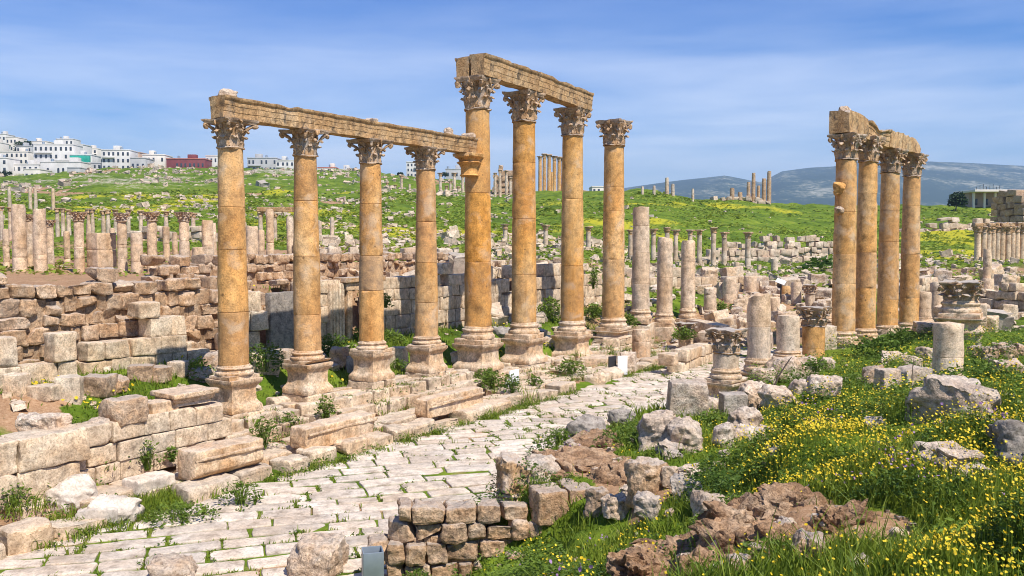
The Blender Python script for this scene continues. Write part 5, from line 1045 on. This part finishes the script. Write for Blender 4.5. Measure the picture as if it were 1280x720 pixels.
Hs(127, 163, 188, 222, 395, 'tall white apartment building standing apart on the crest', 'wall_w', (6, 4)); Hs(163, 175, 191, 220, 405, 'narrow building with brown top floor beside the tall white one', 'brownr', (2, 3)); Hs(178, 206, 194, 216, 402, 'low pinkish house on the crest', 'cream', (5, 2))
Hs(208, 256, 199, 214, 398, 'long low maroon building on the crest', 'maroon', (9, 1), 'redroof'); Hs(257, 272, 195, 216, 410, 'small white house left of the nearest column capital', 'wall_w', (3, 2)); Hs(309, 346, 198, 216, 410, 'long grey unfinished house between first and second honey columns', 'greyr', (7, 2)); Hs(345, 368, 201, 217, 405, 'white house left of the second honey column', 'wall_w', (4, 2))
Hs(397, 420, 210, 220, 410, 'low house with a red roof right of the second honey column', 'cream', (4, 1), 'redroof'); Hs(422, 450, 212, 221, 415, 'low whitish house left of the third honey column', 'wall_w', (5, 1)); Hs(508, 526, 203, 222, 420, 'white block between third and fourth honey columns', 'wall_w', (4, 3)); Hs(557, 580, 212, 224, 420, 'low grey house left of the tallest column', 'greyr', (4, 1)); Hs(740, 758, 234, 243, 330, 'tiny pale house on the skyline behind the high-beam columns', 'cream', (3, 1))
for q in [(58, 74, 184, 200, 470, 'small cream house behind the largest white apartment building', 'cream', (3, 2)), (20, 40, 183, 200, 480, 'pale grey house half hidden above the cream four-storey block', 'greyr', (4, 2)), (70, 92, 174, 190, 560, 'whitish house on the top ridge behind the largest apartment building', 'wall_w', (4, 2)), (-20, -2, 178, 200, 470, 'cream house at the extreme left behind the cut-off block', 'cream', (3, 2)), (104, 122, 186, 200, 520, 'cream house high behind the green netting', 'cream', (3, 2)), (163, 182, 198, 216, 390, 'low grey shed in front of the narrow brown-topped building', 'greyr', (3, 1)), (196, 212, 197, 213, 420, 'small grey house left of the long maroon building', 'greyr', (2, 2)), (272, 290, 203, 216, 430, 'grey house hidden by the nearest column shaft', 'greyr', (3, 1)), (368, 384, 206, 218, 430, 'cream house hidden by the second column shaft', 'cream', (3, 1)), (450, 470, 214, 222, 420, 'low cream house beside the third honey column', 'cream', (3, 1)), (30, 50, 212, 227, 380, 'pale house lowest down in front of the low white house', 'cream', (3, 1)), (84, 100, 210, 225, 378, 'small grey garage below the long white arched house', 'greyr', (2, 1))]: Hs(*q)
# portico house on the right
t = empty('portico_house', (at(1243, 0, 215)[0], 215, at(0, 262, 215)[2]), 0, 'flat-roofed house with a columned porch on the hilltop at right', 'house'); W = 44 * 215 / F; h = 24 * 215 / F
m = MB(); block(m, (.3, 4.6, h / 2 - 1.5), (W, 6, h + 2.2), 0, .05, 0, g=G4); m.build('wall', M['brownr'], t); m = MB(); block(m, (0, 2.5, h - .25), (W + 1.2, 10.5, .55), 0, .05, .02, g=G6); m.build('roof', M['cream'], t); m = MB(); block(m, (0, 1.2, -.8), (W, 4.5, 1.6), 0, .05, .02, g=G6); m.build('terrace', M['cream'], t)
for k in range(4): m = MB(); block(m, ((k - 1.5) * W / 3.3, -.3, h / 2 - .25), (.5, .5, h - .5), 0, .03, 0, g=G4); m.build('porch_column', M['cream'], t)
for k in range(3): m = MB(); block(m, ((k - 1) * W / 3.3, 1.6, h * .42), (1.3, .14, 1.5), 0, .02, 0, g=G4); m.build('window', M['glass'], t)
m = MB()
for k in range(8): tube(m, [((k - 3.5) * .8, .5, h), ((k - 3.5) * .8, .5, h + .9 + .3 * (k % 3))], .06, 5)
m.build('roof_rods', M['dark'], t)
# ================================================================ vegetation
def blades_mb(P, hgt, wid, lean, m=None, tone=None):
    n = len(P); th = rng.uniform(0, 2 * math.pi, n); d = np.stack([np.cos(th), np.sin(th), 0 * th], -1); ln = lean * rng.uniform(.2, 1, n)
    ph = rng.uniform(0, 2 * math.pi, n); w_ = np.stack([np.cos(ph), np.sin(ph), 0 * ph], -1) * (wid / 2)[:, None]; up = np.array([0, 0, 1.])
    mid = P + up * (hgt * .55)[:, None] + d * (hgt * ln * .3)[:, None]; tip = P + up * (hgt * np.sqrt(np.clip(1 - (ln * .7) ** 2, .1, 1)))[:, None] + d * (hgt * ln)[:, None]
    V = np.stack([P - w_, P + w_, mid + w_ * .8, mid - w_ * .8, tip], 1).reshape(-1, 3); i = np.arange(n)[:, None] * 5
    t = rng.uniform(0, 1, n) if tone is None else tone; m = m or MB()
    m.add(V, [i + np.array([[0, 1, 2, 3]]), i + np.array([[3, 2, 4]])], np.repeat(np.stack([t, 0 * t, 0 * t], -1), 5, 0)); return m
def leaves_mb(P, size, m=None, tone=None, up=.6, asp=.5):
    n = len(P); th = rng.uniform(0, 2 * math.pi, n); el = rng.normal(.25, .5, n) * (1.2 - up); d = np.stack([np.cos(th) * np.cos(el), np.sin(th) * np.cos(el), np.sin(el)], -1)
    nr = rng.normal(size=(n, 3)) * (1 - up) + np.array([0, 0, up]); s = np.cross(d, nr); s /= np.linalg.norm(s, axis=1, keepdims=True) + 1e-6; q = np.cross(s, d)
    L_ = size[:, None]; dr = rng.uniform(.05, .25, n)[:, None]
    V = np.stack([P, P + d * L_ * .45 + s * L_ * asp * .5 + q * L_ * .06, P + d * L_ - q * L_ * dr, P + d * L_ * .45 - s * L_ * asp * .5 + q * L_ * .06], 1).reshape(-1, 3)
    i = np.arange(n)[:, None] * 4; t = rng.uniform(0, 1, n) if tone is None else tone; m = m or MB()
    m.add(V, [i + np.array([[0, 1, 2]]), i + np.array([[0, 2, 3]])], np.repeat(np.stack([t, 0 * t, 0 * t], -1), 4, 0)); return m
def discs_mb(P, rad, m=None, tilt=.5, k=7):
    n = len(P); nr = rng.normal(size=(n, 3)) * tilt + np.array([.25, -.35, 1.]); nr /= np.linalg.norm(nr, axis=1, keepdims=True)
    a = np.cross(nr, [.3, 1, .1]); a /= np.linalg.norm(a, axis=1, keepdims=True); b = np.cross(nr, a); ang = np.arange(k) * 2 * math.pi / k
    ring = P[:, None] + rad[:, None, None] * (np.cos(ang)[None, :, None] * a[:, None] + np.sin(ang)[None, :, None] * b[:, None]) * rng.uniform(.75, 1.1, (n, k, 1))
    V = np.concatenate([(P - nr * (rad * .25)[:, None])[:, None], ring], 1).reshape(-1, 3); i = np.arange(n)[:, None, None] * (k + 1); j = np.arange(k)[None, :, None]
    Fq = np.concatenate([i + 0 * j, i + 1 + j, i + 1 + (j + 1) % k], -1).reshape(-1, 3); t = rng.uniform(0, 1, n); m = m or MB()
    m.add(V, [Fq], np.repeat(np.stack([t, 0 * t, 0 * t], -1), k + 1, 0)); return m
def spots(n, u0, u1, d0, d1, pw=1.0):
    """random ground points; more of them near the camera"""
    u = rng.uniform(u0, u1, n); t = rng.uniform(0, 1, n) ** pw; D = d0 * (d1 / d0) ** t; X = (u - 640) / F * D; return X, D
def on_mound(X, Y):
    s, p = sp_of(X, Y); z = H(X, Y); e = earth_w(X, Y)
    return z, (p > 10.1) * (z > .14) * (1 - .96 * sm(.25, .6, e))
def sel(mask): return rng.random(len(mask)) < mask
def CH(X, Y): return .05 + (1 - .85 * (1 - sm(.9, 1.7, np.hypot(X - 1.9, (Y - 7.0) * 1.2)))) * .66 * np.clip(n2(X, Y, .75, 85, 3) + .12, 0, .95) ** 1.25
# --- lush cover on the mound
X, Y = spots(140000, 560, 1420, 4.6, 34, 1.0); z, mk = on_mound(X, Y); pn = n2(X, Y, .8, 80, 3); mk = mk * np.clip(.55 + .7 * pn, .25, 1); k = sel(mk); X, Y, z, pn = X[k], Y[k], z[k], pn[k]
hgt = (.08 + .08 * np.clip(pn + .5, 0, 1.4)) * rng.lognormal(0, .35, len(X)) * np.clip(.85 + 3 / Y, .85, 1.35)
m = blades_mb(np.stack([X, Y, z - .02], -1), hgt, .009 + .00065 * Y, .75 + 0 * X, tone=np.clip(rng.normal(.5 + .25 * n2(X, Y, .5, 82), .22), 0, 1))
tag(m.build('wild_grass', M['grass']), kind='stuff')
X, Y = spots(380000, 560, 1420, 4.6, 40, 1.0); z, mk = on_mound(X, Y); pn = n2(X, Y, .75, 85, 3); mk = mk * (1 - .75 * (1 - sm(.9, 1.6, np.hypot(X - 1.9, (Y - 7.1) * 1.2)))) * np.clip(.3 + 1.3 * pn, .03, 1); k = sel(mk); X, Y, z, pn = X[k], Y[k], z[k], pn[k]
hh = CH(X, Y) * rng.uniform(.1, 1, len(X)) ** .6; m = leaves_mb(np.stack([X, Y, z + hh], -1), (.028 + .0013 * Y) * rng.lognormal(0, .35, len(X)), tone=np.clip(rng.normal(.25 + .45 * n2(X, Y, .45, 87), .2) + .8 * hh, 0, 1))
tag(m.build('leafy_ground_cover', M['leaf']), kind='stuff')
# --- flowers
def flower_mask(X, Y, z):
    u, v = project(X, Y, z); g = n2(X, Y, .7, 90, 3) - .12 + .55 * n2(X, Y, 2.4, 92, 2); a = .12 * sm(.0, .5, g)
    a = np.maximum(a, sm(900, 980, u) * sm(498, 515, v) * (1 - sm(600, 650, v)) * np.clip(.55 + .7 * g, .05, 1))
    a = np.maximum(a, sm(1080, 1160, u) * sm(560, 600, v) * np.clip(.35 + .6 * g, .03, .8)); a = np.maximum(a, .5 * sm(840, 880, u) * sm(480, 510, v) * (1 - sm(560, 600, v)) * np.clip(.4 + 1.0 * g, 0, 1))
    a = np.maximum(a, .25 * (u > 650) * (u < 830) * sm(640, 660, v) * np.clip(.5 + g, 0, 1)); a = np.maximum(a, .45 * (v < 500) * (u > 1000) * np.clip(.15 + 1.2 * g, 0, 1)); return a
X, Y = spots(85000, 600, 1400, 4.8, 36, 1.0); z, mk = on_mound(X, Y); mk = mk * flower_mask(X, Y, z) * np.clip(Y / 12, .35, 1); k = sel(mk); X, Y, z = X[k], Y[k], z[k]; fh = CH(X, Y) * rng.uniform(.85, 1.15, len(X)) + rng.uniform(.03, .16, len(X))
Pf = np.stack([X, Y, z + fh], -1); m = discs_mb(Pf, (.0085 + .00055 * Y) * rng.uniform(.7, 1.2, len(X))); tag(m.build('yellow_flowers', M['yellow']), kind='stuff')
q = Y < 16; m = blades_mb(Pf[q] - np.array([0, 0, 1]) * fh[q][:, None], fh[q], np.full(q.sum(), .007), np.full(q.sum(), .05), tone=np.full(q.sum(), .5)); tag(m.build('flower_stems', M['grass']), kind='stuff')
X, Y = spots(16000, 640, 1400, 4.8, 22, 1.0); z, mk = on_mound(X, Y); u, v = project(X, Y, z); g = n2(X, Y, 1.1, 95, 3)
pm = np.maximum(.9 * (u > 1000) * (u < 1260) * (v > 520) * (v < 640) * sm(.1, .5, g), .6 * (u > 690) * (u < 745) * (v > 535) * (v < 590)); pm = np.maximum(pm, .35 * (u > 650) * (u < 830) * (v > 660) * sm(.1, .5, g))
k = sel(mk * pm); X, Y, z = X[k], Y[k], z[k]; m = discs_mb(np.stack([X, Y, z + CH(X, Y) + rng.uniform(.03, .14, len(X))], -1), (.011 + .0006 * Y) * rng.uniform(.7, 1.2, len(X)), k=5, tilt=1.0); tag(m.build('purple_flowers', M['purple']), kind='stuff')
# --- lawn behind the colonnade
X, Y = spots(80000, -60, 860, 19, 50, 1.0); s, p = sp_of(X, Y); z = H(X, Y); e = earth_w(X, Y); g = n2(X, Y, .5, 97, 3); k = sel((p < -.45) * (p > -6.2) * (1 - .95 * sm(.2, .5, e)) * np.clip(.62 + .7 * g, .15, 1) * (s < 30))
X, Y, z, g = X[k], Y[k], z[k], g[k]; m = blades_mb(np.stack([X, Y, z - .02], -1), (.10 + .12 * np.clip(g + .3, 0, 1)) * rng.lognormal(0, .35, len(X)), .02 + .0006 * Y, .8 + 0 * X, tone=np.clip(rng.normal(.45 + .25 * g, .2), 0, 1)); tag(m.build('lawn_grass', M['grass']), kind='stuff')
k = sel(.12 * sm(.15, .5, n2(X, Y, .35, 99, 2))); m = discs_mb(np.stack([X[k], Y[k], z[k] + .2], -1), np.full(k.sum(), .05)); tag(m.build('lawn_flowers', M['yellow']), kind='stuff')
# --- meadow tufts farther out
X, Y = spots(90000, -40, 1330, 45, 210, .9); z = H(X, Y); g = n2(X, Y, .12, 101, 3); g2 = n2(X, Y, .05, 51, 3); k = sel(np.clip(.4 + .7 * g, .02, 1)); X, Y, z, g, g2 = X[k], Y[k], z[k], g[k], g2[k]
m = leaves_mb(np.stack([X, Y, z + .03 + .12 * rng.random(len(X))], -1), (.10 + .0035 * Y) * rng.lognormal(0, .3, len(X)), tone=np.clip(rng.normal(.75 + .2 * g, .25), 0, 1), up=.7, asp=.6); tag(m.build('meadow_tufts', M['grass']), kind='stuff')
# --- grass in the joints of the street and pavement
JS = np.array(JOINTS); g = n2(JS[:, 0], JS[:, 1], .5, 103, 3); JS = JS[sel(np.clip(.6 + .8 * g, .1, 1))]; t_ = rng.random((len(JS), 12, 1)); J = (JS[:, None, :2] * (1 - t_) + JS[:, None, 2:] * t_).reshape(-1, 2); J = J[sel(np.clip(.6 + .6 * n2(J[:, 0], J[:, 1], 1.5, 104, 2), 0, 1))]; s = rng.uniform(-14, 27, 520); gk = sel(np.clip(.45 + .8 * n2(s, 0 * s, .5, 105), .05, 1)); s = s[gk]; p = 3.36 + np.abs(rng.normal(0, .07, len(s))); K = C1 + s[:, None] * DS + p[:, None] * DP
s = rng.uniform(-13, 27, 620); p = np.choose(rng.integers(0, 5, 620), [2.57, 1.9, 1.32, .98, .62]) + rng.normal(0, .04, 620); gk = sel(np.clip(.32 + .9 * n2(s, p, .45, 107), .03, 1)); K2 = C1 + s[gk][:, None] * DS + p[gk][:, None] * DP; pz = p[gk]; zK2 = np.where(pz > 1.2, .28, np.where(pz > .8, .55, .85)) * np.where(s[gk] > 9.9, .75, 1)
def tufts(B, Z, per, rad, h0, h1):
    n = len(B); i = np.repeat(np.arange(n), per); o_ = rng.normal(0, rad, (len(i), 2)); sc = rng.lognormal(0, .45, n)[i]
    return np.stack([B[i, 0] + o_[:, 0] * 2.0, B[i, 1] + o_[:, 1], np.asarray(Z)[i] if np.ndim(Z) else np.full(len(i), Z)], -1), rng.uniform(h0, h1, len(i)) * sc
m = MB()
for B, Z, per, rad, h0, h1 in ((J, -.04, 6, .025, .035, .07), (K, -.05, 26, .08, .07, .19), (K2, zK2 - .04, 24, .07, .07, .2)):
    Pq, hq = tufts(B, Z, per, rad, h0, h1); blades_mb(Pq, hq, np.full(len(Pq), .022), np.full(len(Pq), .9), m, np.clip(rng.normal(.6, .25, len(Pq)), 0, 1))
sg, pg = rng.uniform(-6.6, -3.5, 2600), rng.uniform(2.45, 3.45, 2600); Bg = C1 + sg[:, None] * DS + pg[:, None] * DP; blades_mb(np.stack([Bg[:, 0], Bg[:, 1], H(Bg[:, 0], Bg[:, 1])], -1), rng.uniform(.08, .26, 2600), np.full(2600, .022), np.full(2600, .8), m)
tag(m.build('joint_grass', M['grass']), kind='stuff')
m = MB()
for B, Z, per, rad, h0, h1 in ((J[::9], -.04, 8, .035, .02, .06), (K, -.02, 12, .08, .03, .13), (K2, zK2, 14, .08, .02, .14)):
    Pq, hq = tufts(B, Z, per, rad, h0, h1); Pq[:, 2] += hq; leaves_mb(Pq, rng.uniform(.05, .10, len(Pq)), m)
tag(m.build('joint_weeds', M['leaf']), kind='stuff')
# --- weeds one can point to
def weed(u, v, wpx, hpx, label, D=None, dark=.35, z=None, dens=1.0, leafy=.085, cat='weed', name='weed_clump', group=None):
    c = ground(u, v) if D is None else at(u, v, D)
    if z is not None: c[2] = z
    R = wpx / 2 * c[1] / F; Hh = hpx * c[1] / F; n = int(np.clip(520 * dens * R * (R + Hh) * (.10 / leafy) ** 2, 70, 1600)); a = rng.uniform(0, 2 * math.pi, n); rr = np.sqrt(rng.random(n)); hmax = np.sqrt(1 - .85 * rr ** 2); hq = rng.random(n) ** .6 * hmax
    lob = 1 + .25 * np.sin(a * 3 + rng.uniform(0, 6)) + .15 * np.sin(a * 5 + rng.uniform(0, 6)); Pq = np.stack([R * rr * lob * np.cos(a), R * .8 * rr * lob * np.sin(a), Hh * hq], -1); m = MB()
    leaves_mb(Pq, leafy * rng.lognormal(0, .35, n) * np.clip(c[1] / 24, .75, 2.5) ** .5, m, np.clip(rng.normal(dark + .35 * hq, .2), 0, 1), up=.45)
    b = rng.choice(n, min(n, 60), False); blades_mb(np.concatenate([Pq[b] * [.25, .25, 0]]), Hh * rng.uniform(.7, 1.12, len(b)), np.full(len(b), .014), np.full(len(b), .7), m)
    o = m.build(name, M['leaf'], loc=tuple(c)); return tag(o, label, cat, group)
W_ = weed
W_(184, 588, 26, 42, 'upright round weed growing against the neat ashlar wall', dark=.5, z=.3, D=20); W_(98, 572, 38, 32, 'leafy weed beside the round pale stone on the neat ashlar wall', D=19.4, z=1.1); W_(18, 640, 50, 36, 'dark bushy weed at the left edge below the corner blocks', D=17.2, z=.2)
W_(262, 545, 34, 46, 'tall weed at the foot of the nearest column footing', D=22.2, z=.55); W_(330, 562, 34, 44, 'spiky weed right of the nearest column footing', D=22.2, z=.32); W_(355, 540, 40, 22, 'dark weed patch below the second column pedestal', D=24, z=.4); W_(408, 534, 30, 34, 'tall weed left of the second carved beam fragment', D=24.6, z=.5)
W_(302, 636, 52, 32, 'leafy weed mound where the kerb is missing at lower left', D=18.4, z=0); W_(225, 662, 90, 22, 'long grassy patch filling the broken kerb at lower left', D=17.4, z=-.05, leafy=.07); W_(172, 497, 40, 20, 'blue-green weed behind the cornice slab', D=21.4, z=1.35, dark=.1); W_(215, 570, 24, 20, 'low weed below the cornice slab wall', D=20.4, z=.4)
W_(245, 470, 44, 28, 'yellowish flowering weed left of the nearest pedestal', D=26, z=1.45, dark=.8); W_(330, 455, 60, 38, 'dark spreading weeds behind the nearest pedestal', D=27.5, z=1.5, dark=.15); W_(415, 450, 50, 30, 'dark weeds between the second and third columns', D=31, z=1.5, dark=.15); W_(484, 418, 44, 20, 'bright weed bush before the shop wall between third and fourth columns', D=34.5, z=1.55, dark=.7)
W_(498, 462, 20, 14, 'small weed at the foot of the fourth column', D=30, z=1.2); W_(445, 388, 14, 24, 'dark plant growing in the shop wall doorway', D=34, z=1.6); W_(482, 388, 14, 20, 'plant growing out of the shop wall face', D=34.4, z=3.0, dark=.4)
W_(607, 484, 34, 16, 'low weed left of the marker plate steps', D=32, z=.5); W_(615, 505, 34, 24, 'round weed right of the white marker plate', D=31.2, z=.3); W_(640, 515, 26, 26, 'bluish weed on the steps below the second tall column', D=30.5, z=.3, dark=.15); W_(668, 508, 20, 14, 'small weed on the steps below the third tall column', D=32, z=.3); W_(712, 478, 30, 20, 'weed on the kerb below the third tall column', D=35, z=.3)
W_(688, 400, 34, 32, 'bright green bush behind the second tall column', D=44, z=1.6, dark=.7); W_(742, 392, 26, 20, 'green weeds between the third tall and the free-standing column', D=46, z=1.6, dark=.6); W_(742, 352, 10, 26, 'weed hanging from the pinkish shop wall', D=49, z=3.0, dark=.4); W_(900, 395, 22, 14, 'weed beside the wide-based pale stump', D=54, z=1.3, dark=.6)
W_(855, 432, 30, 16, 'weeds behind the low wall at the street end', D=43, z=.8, dark=.5); W_(785, 440, 24, 18, 'weed between the orange drum and the three-drum column', D=44, z=1.3, dark=.5)
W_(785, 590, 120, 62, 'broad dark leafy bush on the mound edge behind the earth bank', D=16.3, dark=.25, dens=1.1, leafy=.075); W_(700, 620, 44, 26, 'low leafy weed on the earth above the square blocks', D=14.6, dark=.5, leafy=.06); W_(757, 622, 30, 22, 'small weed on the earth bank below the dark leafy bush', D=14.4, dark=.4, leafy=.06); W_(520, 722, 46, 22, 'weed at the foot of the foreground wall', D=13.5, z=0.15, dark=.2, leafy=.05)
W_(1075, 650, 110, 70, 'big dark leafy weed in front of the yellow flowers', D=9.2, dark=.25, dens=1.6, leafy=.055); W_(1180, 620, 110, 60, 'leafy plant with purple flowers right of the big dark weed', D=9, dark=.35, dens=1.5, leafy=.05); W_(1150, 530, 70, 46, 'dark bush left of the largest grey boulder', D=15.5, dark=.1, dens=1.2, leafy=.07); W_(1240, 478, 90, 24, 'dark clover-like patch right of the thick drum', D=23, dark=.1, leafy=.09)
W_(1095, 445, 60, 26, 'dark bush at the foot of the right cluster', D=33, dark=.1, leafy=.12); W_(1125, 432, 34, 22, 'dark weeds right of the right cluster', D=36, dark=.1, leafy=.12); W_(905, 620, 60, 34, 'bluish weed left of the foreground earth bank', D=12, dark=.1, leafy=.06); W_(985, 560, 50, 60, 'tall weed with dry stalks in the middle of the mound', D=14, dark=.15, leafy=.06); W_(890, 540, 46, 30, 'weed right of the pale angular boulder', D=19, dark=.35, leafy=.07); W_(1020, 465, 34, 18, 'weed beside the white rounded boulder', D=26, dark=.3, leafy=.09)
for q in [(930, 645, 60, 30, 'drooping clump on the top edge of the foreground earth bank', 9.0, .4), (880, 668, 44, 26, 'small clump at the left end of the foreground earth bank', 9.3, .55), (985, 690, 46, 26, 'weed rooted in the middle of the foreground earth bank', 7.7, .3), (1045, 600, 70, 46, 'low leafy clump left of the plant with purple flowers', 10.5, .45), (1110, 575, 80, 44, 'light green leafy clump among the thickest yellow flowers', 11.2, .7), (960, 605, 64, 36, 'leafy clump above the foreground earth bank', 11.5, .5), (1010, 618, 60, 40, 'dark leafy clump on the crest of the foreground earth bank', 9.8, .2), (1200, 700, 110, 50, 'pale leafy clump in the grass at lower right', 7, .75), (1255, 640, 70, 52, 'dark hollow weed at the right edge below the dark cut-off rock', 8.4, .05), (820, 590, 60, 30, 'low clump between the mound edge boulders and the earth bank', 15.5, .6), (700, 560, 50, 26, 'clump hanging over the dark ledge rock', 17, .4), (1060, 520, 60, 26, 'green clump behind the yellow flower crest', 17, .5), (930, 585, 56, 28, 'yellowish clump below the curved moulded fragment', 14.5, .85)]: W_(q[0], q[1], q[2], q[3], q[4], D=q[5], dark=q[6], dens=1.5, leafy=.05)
W_(1030, 335, 46, 12, 'long dark shrub in the ruins left of the right cluster', D=86, dark=.0, leafy=.4, dens=.5, cat='shrub', name='shrub')
for k, (u, v, D, hh, lab) in enumerate([(978, 552, 14.2, .75, 'tall dry stalk beside the tall mound weed'), (990, 556, 14.0, .6, 'thin dry stalk right of the tall dry stalk'), (966, 500, 24, .9, 'leaning dead branch by the white rounded boulder'), (1139, 490, 21.5, .8, 'dry stalk in front of the long block')]):
    c = at(u, v, D); c[2] = hz(c[0], c[1]); m = MB(); lx = .5 if k == 2 else .05
    tube(m, [(0, 0, 0), (lx * .3, 0, hh * .4), (lx * .7, .02, hh * .75), (lx, 0, hh)], [.012, .011, .009, .005] if k != 2 else [.03, .025, .02, .012], 5); tube(m, [(lx * .7, .02, hh * .7), (lx * .7 + .08, .05, hh * .9)], .006, 4); tag(m.build('dry_stalk', M['bark'], loc=tuple(c)), lab, 'stalk')
# --- trees of the town
def tree(u, vb, wpx, hpx, D, label, group='trees of the town', dark=.3):
    c = at(u, vb, D); c[2] = min(c[2], hz(c[0], D) + 1); R = wpx / 2 * D / F; Hh = hpx * D / F; t = empty('tree', tuple(c), 0, label, 'tree', group)
    m = MB(); tube(m, [(0, 0, -1), (.1, 0, Hh * .3), (-.1, .1, Hh * .7)], [.05 * Hh, .035 * Hh, .012 * Hh], 7)
    for q in range(4): a = q * 1.6 + .3; tube(m, [(0, 0, Hh * (.25 + .08 * q)), (R * .4 * math.cos(a), R * .4 * math.sin(a), Hh * (.45 + .08 * q)), (R * .7 * math.cos(a), R * .7 * math.sin(a), Hh * (.6 + .07 * q))], [.018 * Hh, .012 * Hh, .004 * Hh], 5)
    m.build('trunk', M['bark'], t); Q = []
    for q in range(9):
        cc = np.array([rng.normal(0, R * .42), rng.normal(0, R * .42), Hh * rng.uniform(.32, .86)]); rr = R * rng.uniform(.3, .55); v = rng.normal(size=(150, 3)); v /= np.linalg.norm(v, axis=1, keepdims=True); Q.append(cc + v * rr * rng.uniform(.55, 1.05, (150, 1)) * [1, 1, .8])
    Q = np.concatenate(Q); leaves_mb(Q, np.full(len(Q), R * .2) * rng.lognormal(0, .3, len(Q)), m := MB(), np.clip(rng.normal(dark, .25, len(Q)), 0, 1), up=.3, asp=.7); m.build('crown', M['tree'], t)
for a in [(29, 194, 20, 26, 500, 'largest dark tree between the houses at upper left'), (46, 196, 14, 14, 505, 'low dark tree right of the largest dark tree'), (108, 196, 20, 14, 470, 'flat dark tree behind the green-netted house'), (124, 198, 14, 15, 450, 'dark tree left of the tall white apartment building'), (6, 182, 12, 9, 500, 'small tree among the upper left houses'), (183, 208, 10, 10, 398, 'small tree right of the narrow brown-topped building'), (115, 202, 14, 12, 440, 'rounded tree before the flat dark tree'), (5, 226, 14, 12, 385, 'dark shrubby tree below the block at the left edge'), (1195, 255, 26, 16, 205, 'small dark round tree on the green bank left of the hilltop house'), (555, 223, 8, 8, 400, 'tiny dark tree left of the tallest column'), (500, 222, 10, 6, 400, 'tiny dark tree left of the white block')]: tree(*a)
# ================================================================ air
hm = newmat('haze'); ho = hm.node_tree.nodes.new('ShaderNodeOutputMaterial'); hv = hm.node_tree.nodes.new('ShaderNodeVolumePrincipled')
hv.inputs['Color'].default_value = (.52, .73, 1, 1); hv.inputs['Density'].default_value = HAZE; hv.inputs['Anisotropy'].default_value = .2
hm.node_tree.links.new(hv.outputs[0], ho.inputs['Volume'])
m = MB(); V = np.array([(x, y, z) for x in (-6900, 6900) for y in (-6900, 6900) for z in (-22, 560)], float)
m.add(V, np.array([[0, 1, 3, 2], [4, 6, 7, 5], [0, 4, 5, 1], [2, 3, 7, 6], [0, 2, 6, 4], [1, 5, 7, 3]])); tag(m.build('haze', hm, smooth=False), kind='stuff')
